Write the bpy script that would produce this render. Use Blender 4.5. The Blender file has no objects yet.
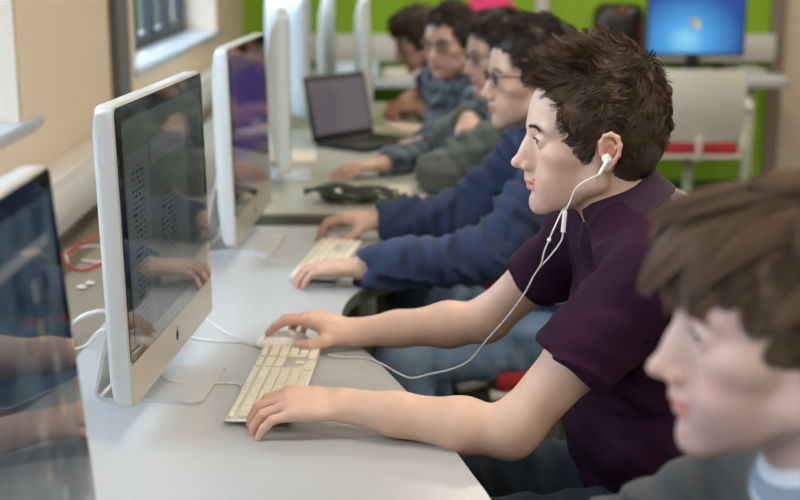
import bpy, bmesh, math, random
import numpy as np
from mathutils import Vector, Matrix
PI = math.pi
random.seed(4)
C = bpy.context.scene.collection
sc = bpy.context.scene

# ------------------------------------------------------------------ camera, sky, lights, exposure
CAM_Z, PITCH, FPX = 1.5, math.radians(13.2), 1300.0
cd = bpy.data.cameras.new('camera'); cam = bpy.data.objects.new('camera', cd); C.objects.link(cam)
cam.location = (0, 0, CAM_Z); cam.rotation_euler = (PI/2 - PITCH, 0, 0)
cd.sensor_width = 36; cd.lens = FPX/800*36; cd.clip_start = .02
cd.dof.use_dof = True; cd.dof.focus_distance = 2.10; cd.dof.aperture_fstop = 3.0
sc.camera = cam
sc.view_settings.view_transform = 'Standard'; sc.view_settings.look = 'None'
sc.view_settings.gamma = 1; sc.view_settings.use_curve_mapping = False
sc.view_settings.exposure = -0.1
sc.cycles.use_denoising = True
sc.cycles.max_bounces = 7; sc.cycles.sample_clamp_indirect = 4

w = bpy.data.worlds.new('sky'); sc.world = w; w.use_nodes = True
nt = w.node_tree; nt.nodes.clear()
wo = nt.nodes.new('ShaderNodeOutputWorld'); bg = nt.nodes.new('ShaderNodeBackground')
tc = nt.nodes.new('ShaderNodeTexCoord'); sx = nt.nodes.new('ShaderNodeSeparateXYZ'); cr = nt.nodes.new('ShaderNodeValToRGB')
nt.links.new(tc.outputs['Generated'], sx.inputs[0]); nt.links.new(sx.outputs['Z'], cr.inputs[0])
cr.color_ramp.elements[0].position = 0.0; cr.color_ramp.elements[0].color = (.03, .045, .04, 1)
cr.color_ramp.elements[1].position = .03; cr.color_ramp.elements[1].color = (.72, .86, 1, 1)
nt.links.new(cr.outputs[0], bg.inputs[0]); bg.inputs[1].default_value = 9.5
nt.links.new(bg.outputs[0], wo.inputs[0])

def area(name, loc, rot, sx_, sy_, power, col, portal=False):
    l = bpy.data.lights.new(name, 'AREA'); l.shape = 'RECTANGLE'; l.size = sx_; l.size_y = sy_
    l.energy = power; l.color = col
    if portal: l.cycles.is_portal = True
    o = bpy.data.objects.new(name, l); C.objects.link(o); o.location = loc; o.rotation_euler = rot
    return o
WALL_X = -1.0
WINDOWS = [(-1.7, 0.9), (1.5, 3.43), (4.95, 7.2)]      # window openings along the left wall
SILL_Z, HEAD_Z, CEIL_Z = 1.03, 2.45, 2.85
for a_, b_ in WINDOWS:
    area('window_portal', (WALL_X-.24, (a_+b_)/2, (SILL_Z+HEAD_Z)/2), (0, -PI/2, 0), HEAD_Z-SILL_Z, b_-a_, 1, (1, 1, 1), True)
CEIL_LAMPS = [(x, y) for x in (.55, 2.4) for y in (-.6, 1.7, 4.0, 6.3)]

# ------------------------------------------------------------------ materials
def mat(name, col, rough=.5, metal=0, noise=None, bump=None, coat=0, sub=0, spec=None, attr=None, emis=None, trans=0, sheen=0, folds_=None):
    m = bpy.data.materials.new(name); m.use_nodes = True
    t = m.node_tree; b = t.nodes['Principled BSDF']
    b.inputs['Base Color'].default_value = (*col, 1); b.inputs['Roughness'].default_value = rough
    b.inputs['Metallic'].default_value = metal
    if coat: b.inputs['Coat Weight'].default_value = coat; b.inputs['Coat Roughness'].default_value = .03
    if sub:
        b.inputs['Subsurface Weight'].default_value = sub; b.inputs['Subsurface Radius'].default_value = (1, .35, .2)
        b.inputs['Subsurface Scale'].default_value = .012
    if spec is not None: b.inputs['Specular IOR Level'].default_value = spec
    if trans: b.inputs['Transmission Weight'].default_value = trans
    if sheen: b.inputs['Sheen Weight'].default_value = sheen
    if emis: b.inputs['Emission Color'].default_value = (*emis[0], 1); b.inputs['Emission Strength'].default_value = emis[1]
    src = None
    if attr:
        a = t.nodes.new('ShaderNodeAttribute'); a.attribute_name = attr; src = a.outputs['Color']
        t.links.new(src, b.inputs['Base Color'])
    tc = t.nodes.new('ShaderNodeTexCoord')
    if noise:   # (scale, amount)
        n = t.nodes.new('ShaderNodeTexNoise'); n.inputs['Scale'].default_value = noise[0]; n.inputs['Detail'].default_value = 3
        t.links.new(tc.outputs['Object'], n.inputs['Vector'])
        mr = t.nodes.new('ShaderNodeMapRange'); mr.inputs[3].default_value = 1-noise[1]; mr.inputs[4].default_value = 1+noise[1]
        t.links.new(n.outputs[0], mr.inputs[0])
        mx = t.nodes.new('ShaderNodeMix'); mx.data_type = 'RGBA'; mx.blend_type = 'MULTIPLY'; mx.inputs[0].default_value = 1
        if src: t.links.new(src, mx.inputs[6])
        else: mx.inputs[6].default_value = (*col, 1)
        t.links.new(mr.outputs[0], mx.inputs[7]); t.links.new(mx.outputs[2], b.inputs['Base Color'])
    if bump:    # (scale, strength, distance)
        n = t.nodes.new('ShaderNodeTexNoise'); n.inputs['Scale'].default_value = bump[0]; n.inputs['Detail'].default_value = 2
        t.links.new(tc.outputs['Object'], n.inputs['Vector'])
        bp = t.nodes.new('ShaderNodeBump'); bp.inputs['Strength'].default_value = bump[1]; bp.inputs['Distance'].default_value = bump[2]
        t.links.new(n.outputs[0], bp.inputs['Height']); t.links.new(bp.outputs[0], b.inputs['Normal'])
        if folds_:  # (scale, strength, distance): broad soft creases of cloth
            mp = t.nodes.new('ShaderNodeMapping'); mp.inputs['Scale'].default_value = (1, .6, 1.5); mp.inputs['Rotation'].default_value = (.3, .6, .2)
            n2 = t.nodes.new('ShaderNodeTexNoise'); n2.noise_type = 'RIDGED_MULTIFRACTAL'; n2.inputs['Scale'].default_value = folds_[0]; n2.inputs['Detail'].default_value = 2; n2.inputs['Distortion'].default_value = .6
            b2 = t.nodes.new('ShaderNodeBump'); b2.inputs['Strength'].default_value = folds_[1]; b2.inputs['Distance'].default_value = folds_[2]
            t.links.new(tc.outputs['Object'], mp.inputs[0]); t.links.new(mp.outputs[0], n2.inputs['Vector'])
            t.links.new(n2.outputs[0], b2.inputs['Height']); t.links.new(b2.outputs[0], bp.inputs['Normal'])
    return m
M = {}
M['wall'] = mat('cream_paint', (.66, .55, .42), .8, noise=(3, .04))
M['wall_light'] = mat('pale_cream_paint', (.66, .60, .51), .75)
M['green'] = mat('lime_green_paint', (.26, .46, .012), .7, noise=(2, .05))
M['white_wall'] = mat('white_paint', (.62, .60, .56), .8)
M['ceil'] = mat('ceiling_white', (.8, .8, .78), .9)
M['carpet'] = mat('dark_green_carpet', (.035, .045, .028), .95, noise=(60, .3), bump=(300, .5, .003))
M['trunk'] = mat('white_trunking', (.68, .66, .62), .45)
M['sill'] = mat('pale_blue_sill', (.42, .48, .55), .35)
M['dkframe'] = mat('dark_window_frame', (.02, .026, .035), .45)
M['dkpost'] = mat('dark_grey_paint', (.10, .10, .09), .6)
M['taupe'] = mat('taupe_paint', (.24, .19, .15), .7)
M['glass'] = mat('clear_glass', (1, 1, 1), 0, trans=1)
M['desk'] = mat('pale_grey_laminate', (.43, .445, .46), .30, noise=(4, .03), spec=.55)
M['desk_edge'] = mat('grey_green_desk_edging', (.13, .14, .11), .5)
M['desk_far'] = mat('far_desk_laminate', (.36, .37, .31), .35, spec=.5)
M['panel_and_reflection'] = mat('brown_grey_panel_and_reflection', (.27, .23, .18), .6, noise=(8, .1))  # panel and tray brown; on the desk strip it paints the wall's reflection
M['steel'] = mat('pale_painted_steel', (.50, .49, .38), .4)
M['darkmetal'] = mat('dark_metal', (.03, .03, .03), .4, metal=.5)
M['alu'] = mat('brushed_aluminium', (.72, .72, .72), .38, metal=.75, bump=(900, .08, .001))
M['alu_side'] = mat('satin_silver_edge', (.62, .64, .65), .35, metal=.25)
M['chin'] = mat('silver_chin', (.62, .58, .52), .33, metal=.6)
M['white_pl'] = mat('glossy_white_plastic', (.88, .88, .86), .25)
M['case_white'] = mat('off_white_casing', (.62, .65, .60), .4)
M['pale_back'] = mat('pale_grey_plastic', (.50, .57, .62), .4)
M['bezel'] = mat('black_glass_bezel', (.006, .006, .007), .03, coat=1, spec=.6)
M['black'] = mat('matte_black_plastic', (.015, .015, .016), .45)
M['cream_key'] = mat('cream_white_keys', (.78, .74, .60), .4)
M['cable_w'] = mat('white_cable_rubber', (.72, .72, .70), .45)
M['cable_r'] = mat('red_cable_rubber', (.55, .02, .03), .45)
M['cable_g'] = mat('dark_green_cable', (.02, .05, .02), .4)
M['paper'] = mat('beige_paper', (.60, .54, .42), .8)
M['paper_w'] = mat('white_paper', (.70, .70, .66), .8)
M['chair_w'] = mat('off_white_chair_plastic', (.66, .65, .57), .4)
M['chair_cream'] = mat('cream_chair_plastic', (.62, .56, .36), .4)
M['red_seat'] = mat('red_seat_fabric', (.42, .02, .03), .85, bump=(200, .4, .002))
M['pink'] = mat('hot_pink_fabric', (.75, .03, .16), .7)
M['purple'] = mat('plum_purple_jersey', (.026, .0045, .022), .9, noise=(12, .12), bump=(700, .25, .001), spec=.25, folds_=(7, .55, .012))
M['purple_collar'] = mat('plum_rib_knit', (.028, .005, .025), .85, bump=(900, .4, .001), sheen=.08)
M['navy'] = mat('navy_blue_knit', (.019, .034, .088), .9, noise=(14, .12), bump=(400, .35, .002), sheen=.06, folds_=(8, .6, .014))
M['greygreen'] = mat('grey_green_knit', (.10, .12, .11), .92, noise=(10, .1), bump=(300, .35, .002), sheen=.06, folds_=(8, .6, .014))
M['greyhood'] = mat('charcoal_grey_jersey', (.045, .047, .048), .9, noise=(10, .12), bump=(500, .3, .002), sheen=.05, folds_=(8, .6, .014))
M['indigo'] = mat('blue_violet_cotton', (.05, .035, .20), .85)
M['denim'] = mat('light_blue_denim', (.17, .26, .38), .85, noise=(25, .25), bump=(600, .3, .001), folds_=(9, .6, .012))
M['dkdenim'] = mat('dark_denim', (.025, .038, .055), .85, noise=(30, .3), bump=(600, .3, .001))
M['tee'] = mat('pale_blue_white_cotton', (.62, .66, .74), .85)
M['teestripe'] = mat('blue_stripe_cotton', (.22, .28, .36), .85)
M['shoe'] = mat('black_shoe_leather', (.02, .02, .02), .5)
M['eye_w'] = mat('eye_white', (.62, .58, .56), .12, attr='col')
M['skin'] = mat('skin', (.7, .4, .3), .48, sub=.12, attr='col', noise=(70, .05), bump=(350, .12, .001))
M['hair'] = mat('hair_strands', (.1, .05, .03), .50, attr='col', spec=.35)
M['frame_blk'] = mat('black_spectacle_frame', (.008, .008, .009), .25)

def checks(name):
    m = mat(name, (.05, .06, .08), .85); t = m.node_tree; b = t.nodes['Principled BSDF']
    tc = t.nodes.new('ShaderNodeTexCoord'); ws = []
    for d in ('Y', 'Z'):
        wv = t.nodes.new('ShaderNodeTexWave'); wv.bands_direction = d; wv.inputs['Scale'].default_value = 5.5
        wv.inputs['Distortion'].default_value = 1.0; wv.inputs['Detail'].default_value = 0
        t.links.new(tc.outputs['Object'], wv.inputs['Vector']); ws.append(wv)
    ad = t.nodes.new('ShaderNodeMath'); ad.operation = 'ADD'
    t.links.new(ws[0].outputs['Fac'], ad.inputs[0]); t.links.new(ws[1].outputs['Fac'], ad.inputs[1])
    r = t.nodes.new('ShaderNodeValToRGB'); r.color_ramp.elements[0].color = (.015, .02, .03, 1); r.color_ramp.elements[1].color = (.16, .21, .26, 1)
    hv = t.nodes.new('ShaderNodeMath'); hv.operation = 'MULTIPLY'; hv.inputs[1].default_value = .5
    t.links.new(ad.outputs[0], hv.inputs[0]); t.links.new(hv.outputs[0], r.inputs[0]); t.links.new(r.outputs[0], b.inputs['Base Color'])
    return m
M['plaid'] = checks('dark_blue_plaid_cotton')

# ------------------------------------------------------------------ object helpers
def link(name, me, m=None, parent=None, smooth=True):
    if m: me.materials.append(m)
    if smooth: me.polygons.foreach_set('use_smooth', [True]*len(me.polygons))
    o = bpy.data.objects.new(name, me); C.objects.link(o)
    if parent: o.parent = parent
    return o
def thing(name, label, cat, loc=(0, 0, 0), rz=0, group=None):
    o = bpy.data.objects.new(name, None); C.objects.link(o); o.empty_display_size = .05
    o.location = loc; o.rotation_euler = (0, 0, rz); o['label'] = label; o['category'] = cat
    if group: o['group'] = group
    return o
def tag(o, label, cat, group=None, kind=None):
    o['label'] = label; o['category'] = cat
    if group: o['group'] = group
    if kind: o['kind'] = kind
    return o
def struct(o): o['kind'] = 'structure'; return o
def dup(root, loc, rz, label, keep=None):
    r = root.copy(); C.objects.link(r); r.location = loc; r.rotation_euler = (0, 0, rz); r['label'] = label
    for ch in list(root.children):
        c = ch.copy(); C.objects.link(c); c.parent = r
        for g in list(ch.children):
            d = g.copy(); C.objects.link(d); d.parent = c
    return r

class MB:
    """collects shapes, builds them as one mesh"""
    def __init__(s): s.bm = bmesh.new()
    def box(s, c, size, rot=None, bev=0, seg=2):
        b = bmesh.new(); bmesh.ops.create_cube(b, size=1)
        bmesh.ops.scale(b, vec=size, verts=b.verts)
        if bev: bmesh.ops.bevel(b, geom=b.edges[:], offset=bev, segments=seg, affect='EDGES', profile=.5)
        if rot is not None: bmesh.ops.transform(b, matrix=rot.to_4x4(), verts=b.verts)
        bmesh.ops.translate(b, vec=c, verts=b.verts); return s._add(b)
    def _add(s, b):
        me = bpy.data.meshes.new('t'); b.to_mesh(me); b.free(); s.bm.from_mesh(me); bpy.data.meshes.remove(me); return s
    def cyl(s, a, b_, r, r2=None, n=20, bev=0):
        a = Vector(a); b_ = Vector(b_); r2 = r if r2 is None else r2
        b = bmesh.new(); bmesh.ops.create_cone(b, cap_ends=True, segments=n, radius1=r, radius2=r2, depth=(b_-a).length)
        q = Vector((0, 0, 1)).rotation_difference(b_-a)
        bmesh.ops.transform(b, matrix=Matrix.Translation((a+b_)/2) @ q.to_matrix().to_4x4(), verts=b.verts); return s._add(b)
    def sph(s, c, r, sc_=(1, 1, 1), n=20):
        b = bmesh.new(); bmesh.ops.create_uvsphere(b, u_segments=n, v_segments=n//2+2, radius=r)
        bmesh.ops.scale(b, vec=sc_, verts=b.verts); bmesh.ops.translate(b, vec=c, verts=b.verts); return s._add(b)
    def tube(s, pts, r, n=10, sub=6, closed=False):
        pts = [Vector(p) for p in pts]
        P = []
        m = len(pts)
        if sub > 1 and m > 2:
            rng = range(m if closed else m-1)
            for i in rng:
                g = lambda k: pts[k % m] if closed else pts[max(0, min(m-1, k))]
                p0, p1, p2, p3 = g(i-1), g(i), g(i+1), g(i+2)
                for j in range(sub):
                    t = j/sub
                    P.append(.5*((2*p1)+(p2-p0)*t+(2*p0-5*p1+4*p2-p3)*t*t+(3*p1-p0-3*p2+p3)*t**3))
            if not closed: P.append(pts[-1])
        else: P = pts
        N = len(P); rings = []; up = None
        for i, p in enumerate(P):
            if closed: t = (P[(i+1) % N]-P[i-1]).normalized()
            else: t = (P[min(N-1, i+1)]-P[max(0, i-1)]).normalized()
            if up is None: up = t.orthogonal().normalized()
            up = (up-t*up.dot(t)).normalized(); sd = t.cross(up)
            rr = r(i/(N-1)) if callable(r) else r
            rings.append([s.bm.verts.new(p+(up*math.cos(a)+sd*math.sin(a))*rr) for a in [2*PI*k/n for k in range(n)]])
        for i in range(N if closed else N-1):
            A, B = rings[i], rings[(i+1) % N]
            for k in range(n): s.bm.faces.new((A[k], A[(k+1) % n], B[(k+1) % n], B[k]))
        if not closed:
            s.bm.faces.new(rings[0][::-1]); s.bm.faces.new(rings[-1])
        return s
    def prism(s, poly, z0, z1, bev=0, seg=2):
        b = bmesh.new(); vs = [b.verts.new((x, y, z0)) for x, y in poly]; f = b.faces.new(vs)
        r = bmesh.ops.extrude_face_region(b, geom=[f])
        bmesh.ops.translate(b, vec=(0, 0, z1-z0), verts=[v for v in r['geom'] if isinstance(v, bmesh.types.BMVert)])
        bmesh.ops.recalc_face_normals(b, faces=b.faces)
        if bev:
            es = [e for e in b.edges if abs(e.verts[0].co.z-e.verts[1].co.z) < 1e-6]
            bmesh.ops.bevel(b, geom=es, offset=bev, segments=seg, affect='EDGES', profile=.5)
        return s._add(b)
    def rings(s, rings, cap=True):
        R = [[s.bm.verts.new(p) for p in ring] for ring in rings]; n = len(R[0])
        for A, B in zip(R, R[1:]):
            for k in range(n): s.bm.faces.new((A[k], A[(k+1) % n], B[(k+1) % n], B[k]))
        if cap: s.bm.faces.new(R[0][::-1]); s.bm.faces.new(R[-1])
        return s
    def xf(s, mtx): bmesh.ops.transform(s.bm, matrix=mtx, verts=s.bm.verts); return s
    def build(s, name, m=None, parent=None, smooth=True, sharp=35):
        bmesh.ops.recalc_face_normals(s.bm, faces=s.bm.faces)
        me = bpy.data.meshes.new(name); s.bm.to_mesh(me); s.bm.free()
        o = link(name, me, m, parent, smooth)
        if smooth: me.set_sharp_from_angle(angle=math.radians(sharp))
        return o
def R3(ax, deg): return Matrix.Rotation(math.radians(deg), 3, ax)

# point on the ray of a photo position at a known distance or height (used to lay out real positions)
def at(px, py, Y=None, Z=None, X=None):
    d = Vector(((px-400)/FPX, math.cos(PITCH)-(py-250)/FPX*math.sin(PITCH), -math.sin(PITCH)-(py-250)/FPX*math.cos(PITCH)))
    if Y is not None: t = Y/d.y
    elif Z is not None: t = (Z-CAM_Z)/d.z
    else: t = X/d.x
    return Vector((d.x*t, d.y*t, CAM_Z+d.z*t))

# ------------------------------------------------------------------ distance-field modelling (numpy)
def _h(ix, iy, iz, s):
    n = (ix*374761393 + iy*668265263 + iz*2147483647 + s*1274126177) & 0xffffffff
    n = ((n ^ (n >> 13))*1274126177) & 0xffffffff
    n = (n ^ (n >> 16))
    return (n & 0xffff)/32767.5-1
def vnoise(P, s=0):
    F = np.floor(P); f = P-F; f = f*f*(3-2*f); I = F.astype(np.int64)
    x, y, z = I[..., 0], I[..., 1], I[..., 2]; u, v, w_ = f[..., 0], f[..., 1], f[..., 2]
    r = 0
    for dx in (0, 1):
        for dy in (0, 1):
            for dz in (0, 1):
                r = r + _h(x+dx, y+dy, z+dz, s)*(u if dx else 1-u)*(v if dy else 1-v)*(w_ if dz else 1-w_)
    return r
A3 = lambda v: np.array(v, dtype=np.float64)
class Frame:
    def __init__(s, o, f=(1, 0, 0), u=(0, 0, 1), scale=1.0):
        s.o = A3(o); f = A3(f); f /= np.linalg.norm(f); u = A3(u); u = u-f*np.dot(u, f); u /= np.linalg.norm(u)
        s.R = np.stack([f, np.cross(u, f), u], axis=1); s.s = scale       # columns: forward, left, up
    def loc(s, P): return ((P-s.o)@s.R)/s.s
    def wor(s, p): return s.o+(A3(p)*s.s)@s.R.T
WORLD = Frame((0, 0, 0))
def smin(a, b, k):
    if k <= 0: return np.minimum(a, b)
    h = np.clip(k-np.abs(a-b), 0, None)/k
    return np.minimum(a, b)-h*h*k*.25
def d_cone(P, a, b, ra, rb):
    ab = b-a; L2 = float(ab@ab)+1e-12
    t = np.clip(((P-a)@ab)/L2, 0, 1)
    return np.linalg.norm(P-a-t[..., None]*ab, axis=-1)-(ra+(rb-ra)*t)
def d_ell(P, c, r):
    q = P-c; k0 = np.linalg.norm(q/r, axis=-1); k1 = np.linalg.norm(q/(r*r), axis=-1)+1e-9
    return np.where(k0 < 1e-3, -r.min(), k0*(k0-1)/k1)
class SDF:
    def __init__(s, frame=WORLD, k=.01): s.items = []; s.fr = frame; s.k = k; s.post = None
    def _push(s, fn, lo, hi, k, op, fr):
        fr = fr or s.fr; k = (s.k if k is None else k)
        cs = np.array([[x, y, z] for x in (lo[0], hi[0]) for y in (lo[1], hi[1]) for z in (lo[2], hi[2])])
        W = fr.o+(cs*fr.s)@fr.R.T
        s.items.append((lambda P, fn=fn, fr=fr: fn(fr.loc(P))*fr.s, W.min(0), W.max(0), k, op)); return s
    def cone(s, a, b, ra, rb=None, k=None, op=1, fr=None, flat=None):
        """flat = (axis, factor): stretches the cross-section along a local axis by factor"""
        a = A3(a); b = A3(b); rb = ra if rb is None else rb; r = max(ra, rb)
        if flat is None:
            return s._push(lambda P: d_cone(P, a, b, ra, rb), np.minimum(a, b)-r, np.maximum(a, b)+r, k, op, fr)
        n = A3(flat[0]); n /= np.linalg.norm(n); q = flat[1]; c = (a+b)/2
        def fn(P):
            h = (P-c)@n; P2 = P+(h*(1/q-1))[..., None]*n
            a2 = a+((a-c)@n)*(1/q-1)*n; b2 = b+((b-c)@n)*(1/q-1)*n
            return d_cone(P2, a2, b2, ra, rb)*min(1, q)
        r2 = r*max(1, q)
        return s._push(fn, np.minimum(a, b)-r2, np.maximum(a, b)+r2, k, op, fr)
    def ell(s, c, r, rot=None, k=None, op=1, fr=None):
        c = A3(c); r = A3(r)*np.ones(3); m = r.max()
        if rot is None: return s._push(lambda P: d_ell(P, c, r), c-r, c+r, k, op, fr)
        Rm = np.array(rot)
        return s._push(lambda P: d_ell((P-c)@Rm, np.zeros(3), r), c-m, c+m, k, op, fr)
    def fn(s, f, lo, hi, k=None, op=1, fr=None): return s._push(f, A3(lo), A3(hi), k, op, fr)
    def group(s, g, k=None):
        lo = np.min([i[1] for i in g.items], 0); hi = np.max([i[2] for i in g.items], 0)
        def f(P):
            D = None
            for fn, _, _, kk, op in g.items:
                d = fn(P)
                if D is None: D = d
                elif op > 0: D = smin(D, d, kk)
                else: D = -smin(-D, d, kk)
            return D
        s.items.append((f, lo, hi, s.k if k is None else k, 1)); return s
    def chain(s, pts, rs, k=None, fr=None):
        for i in range(len(pts)-1): s.cone(pts[i], pts[i+1], rs[i], rs[i+1], k=k, fr=fr)
        return s
    def eval_blocks(s, cen, off, rad):
        P = cen[:, None, :]+off[None]
        D = np.ones(P.shape[:2])
        for fn, lo, hi, k, op in s.items:
            pad = k+rad*1.8+.004
            m = np.all((cen > lo-pad) & (cen < hi+pad), axis=1)
            if not m.any(): continue
            idx = np.nonzero(m)[0]
            for j in range(0, len(idx), 20000):
                ii = idx[j:j+20000]; d = fn(P[ii])
                D[ii] = smin(D[ii], d, k) if op > 0 else -smin(-D[ii], d, k)
        if s.post is not None:
            m = np.abs(D) < .03 if len(off) > 1 else np.abs(D) < rad*1.5+.02
            I, J = np.nonzero(m)
            for j in range(0, len(I), 1000000):
                a, b = I[j:j+1000000], J[j:j+1000000]; D[a, b] = s.post(P[a, b], D[a, b])
        return D
    def mesh(s, name, h, m, parent=None, colf=None, amp=0):
        adds = [i for i in s.items if i[4] > 0]
        lo = np.min([i[1] for i in adds], 0)-.02-amp; hi = np.max([i[2] for i in adds], 0)+.02+amp
        nb = 4; H = h*nb; n = np.ceil((hi-lo)/H).astype(int)
        # two coarse passes
        H2 = H*3; n2 = np.ceil((hi-lo)/H2).astype(int)
        g = np.stack(np.meshgrid(*[np.arange(k) for k in n2], indexing='ij'), -1).reshape(-1, 3)
        D = s.eval_blocks(lo+(g+.5)*H2, np.zeros((1, 3)), H2)[:, 0]
        g = g[np.abs(D) < H2*1.35+.012+amp]
        sub = np.stack(np.meshgrid(*[np.arange(3)]*3, indexing='ij'), -1).reshape(-1, 3)
        g = (g[:, None]*3+sub[None]).reshape(-1, 3)
        D = s.eval_blocks(lo+(g+.5)*H, np.zeros((1, 3)), H)[:, 0]
        g = g[np.abs(D) < H*1.3+.002+amp*.5]
        q = np.arange(nb+1); off = np.stack(np.meshgrid(q, q, q, indexing='ij'), -1).reshape(-1, 3)
        D = s.eval_blocks(lo+(g+.5)*H, (off-nb/2)*h, H).reshape(-1, nb+1, nb+1, nb+1)
        S = D < 0
        B0 = g*nb
        N = (n+2)*nb*1; NX, NY, NZ = [int(v)+8 for v in N]
        key = lambda I: (I[..., 0]*NY+I[..., 1])*NZ+I[..., 2]
        cnt = np.zeros((len(g), nb, nb, nb), np.int8)
        for a in (0, 1):
            for b in (0, 1):
                for c in (0, 1): cnt += S[:, a:a+nb, b:b+nb, c:c+nb]
        act = np.argwhere((cnt > 0) & (cnt < 8)); bi, ci = act[:, 0], act[:, 1:]
        cor = {}
        for a in (0, 1):
            for b in (0, 1):
                for c in (0, 1): cor[a, b, c] = D[bi, ci[:, 0]+a, ci[:, 1]+b, ci[:, 2]+c]
        acc = np.zeros((len(act), 3)); num = np.zeros(len(act))
        for (p, q_) in [((a, b, c), (a+dx, b+dy, c+dz)) for a in (0, 1) for b in (0, 1) for c in (0, 1) for dx, dy, dz in ((1, 0, 0), (0, 1, 0), (0, 0, 1)) if a+dx < 2 and b+dy < 2 and c+dz < 2]:
            d0, d1 = cor[p], cor[q_]; mm = (d0 < 0) != (d1 < 0)
            t = np.where(mm, d0/np.where(mm, d0-d1, 1), 0)
            acc += np.where(mm[:, None], A3(p)+t[:, None]*(A3(q_)-A3(p)), 0); num += mm
        V = lo+(B0[bi]+ci+acc/num[:, None])*h
        K = key(B0[bi]+ci+1); order = np.argsort(K); Ks = K[order]; V = V[order]
        Q = []
        for ax in range(3):
            sl0 = [slice(0, nb)]*3; sl1 = list(sl0); sl1[ax] = slice(1, nb+1)
            s0 = S[(slice(None), *sl0)]; s1 = S[(slice(None), *sl1)]
            e = np.argwhere(s0 != s1); I = B0[e[:, 0]]+e[:, 1:]+1; flip = s0[e[:, 0], e[:, 1], e[:, 2], e[:, 3]]
            u, v = (ax+1) % 3, (ax+2) % 3; U = np.zeros(3, int); U[u] = 1; W = np.zeros(3, int); W[v] = 1
            cells = [I, I-U, I-U-W, I-W]; ids = []; ok = np.ones(len(I), bool)
            for cc in cells:
                kk = key(cc); j = np.clip(np.searchsorted(Ks, kk), 0, len(Ks)-1); ok &= Ks[j] == kk; ids.append(j)
            q4 = np.stack(ids, 1); q4 = np.where(flip[:, None], q4, q4[:, ::-1]); Q.append(q4[ok])
        Q = np.concatenate(Q)
        return np_mesh(name, V, Q, m, parent, colf(V) if colf else None)
def np_mesh(name, V, Q, m, parent=None, col=None):
    me = bpy.data.meshes.new(name); nq = len(Q); w_ = Q.shape[1]
    me.vertices.add(len(V)); me.vertices.foreach_set('co', np.ascontiguousarray(V, dtype=np.float32).ravel())
    me.loops.add(nq*w_); me.loops.foreach_set('vertex_index', np.ascontiguousarray(Q, dtype=np.int32).ravel())
    me.polygons.add(nq); me.polygons.foreach_set('loop_start', np.arange(0, nq*w_, w_, dtype=np.int32))
    me.update(calc_edges=True); me.validate()
    if col is not None:
        c = np.ones((len(V), 4), np.float32); c[:, :3] = col
        a = me.color_attributes.new('col', 'FLOAT_COLOR', 'POINT'); a.data.foreach_set('color', c.ravel())
    o = link(name, me, m, parent)
    if parent is not None and parent.type == 'EMPTY':
        o.matrix_parent_inverse = Matrix.Translation(-Vector(parent.location))
    return o

# ------------------------------------------------------------------ the room
BACK_Y, RIGHT_X, REAR_Y = 8.4, 3.9, -2.6
def slab(name, lo, hi, m, bev=0):
    b = MB(); b.box([(l+h)/2 for l, h in zip(lo, hi)], [h-l for l, h in zip(lo, hi)], bev=bev)
    return struct(b.build(name, m, smooth=bool(bev)))
slab('floor', (-1.3, REAR_Y, -.1), (RIGHT_X+.2, BACK_Y+.2, 0), M['carpet'])
slab('ceiling', (-1.3, REAR_Y, CEIL_Z), (RIGHT_X+.2, BACK_Y+.2, CEIL_Z+.1), M['ceil'])
slab('wall_right', (RIGHT_X, REAR_Y, 0), (RIGHT_X+.2, BACK_Y, CEIL_Z), M['white_wall'])
slab('wall_rear', (-1.3, REAR_Y-.2, 0), (RIGHT_X+.2, REAR_Y, CEIL_Z), M['white_wall'])
slab('wall_back', (-1.3, BACK_Y, 0), (2.45, BACK_Y+.2, CEIL_Z), M['green'])
slab('wall_back_side', (2.45, BACK_Y, 0), (RIGHT_X, BACK_Y+.2, CEIL_Z), M['wall'])
# left wall with three window openings
b = MB(); T = .30
b.box((WALL_X-T/2, (REAR_Y+BACK_Y)/2, SILL_Z/2), (T, BACK_Y-REAR_Y, SILL_Z))
b.box((WALL_X-T/2, (REAR_Y+BACK_Y)/2, (HEAD_Z+CEIL_Z)/2), (T, BACK_Y-REAR_Y, CEIL_Z-HEAD_Z))
ys = [REAR_Y]+[v for ab in WINDOWS for v in ab]+[BACK_Y]
for i in range(0, len(ys), 2):
    b.box((WALL_X-T/2, (ys[i]+ys[i+1])/2, (SILL_Z+HEAD_Z)/2), (T, ys[i+1]-ys[i], HEAD_Z-SILL_Z))
struct(b.build('wall_left', M['wall'], smooth=False))
for i, (a_, b_) in enumerate(WINDOWS):
    # pale lining of the opening
    b = MB(); t = .012
    b.box((WALL_X-T/2, a_+t/2, (SILL_Z+HEAD_Z)/2), (T-.01, t, HEAD_Z-SILL_Z)); b.box((WALL_X-T/2, b_-t/2, (SILL_Z+HEAD_Z)/2), (T-.01, t, HEAD_Z-SILL_Z))
    b.box((WALL_X-T/2, (a_+b_)/2, HEAD_Z-t/2), (T-.01, b_-a_, t))
    win = struct(b.build('window_%d' % (i+1), M['wall_light'], smooth=False))
    f = MB(); n = max(3, round((b_-a_)/.42)); X = WALL_X-.2
    f.box((X, (a_+b_)/2, SILL_Z+.045), (.05, b_-a_-.03, .06)); f.box((X, (a_+b_)/2, HEAD_Z-.045), (.05, b_-a_-.03, .06))
    for k in range(n+1):
        f.box((X, a_+.04+(b_-a_-.08)*k/n, (SILL_Z+HEAD_Z)/2), (.055, .06 if k % 2 else .10, HEAD_Z-SILL_Z-.03))
    f.build('window_frame', M['dkframe'], win, smooth=False)
    s = MB(); s.box((WALL_X-.10, (a_+b_)/2+.06, SILL_Z-.0), (.23, b_-a_+.20, .028), bev=.006); s.build('window_sill', M['sill'], win)
slab('trim_1', (WALL_X, 4.52, .0), (WALL_X+.03, 4.72, CEIL_Z), M['dkpost'])
slab('trim_2', (2.36, BACK_Y-.04, 0), (2.45, BACK_Y, CEIL_Z), M['taupe'])
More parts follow.
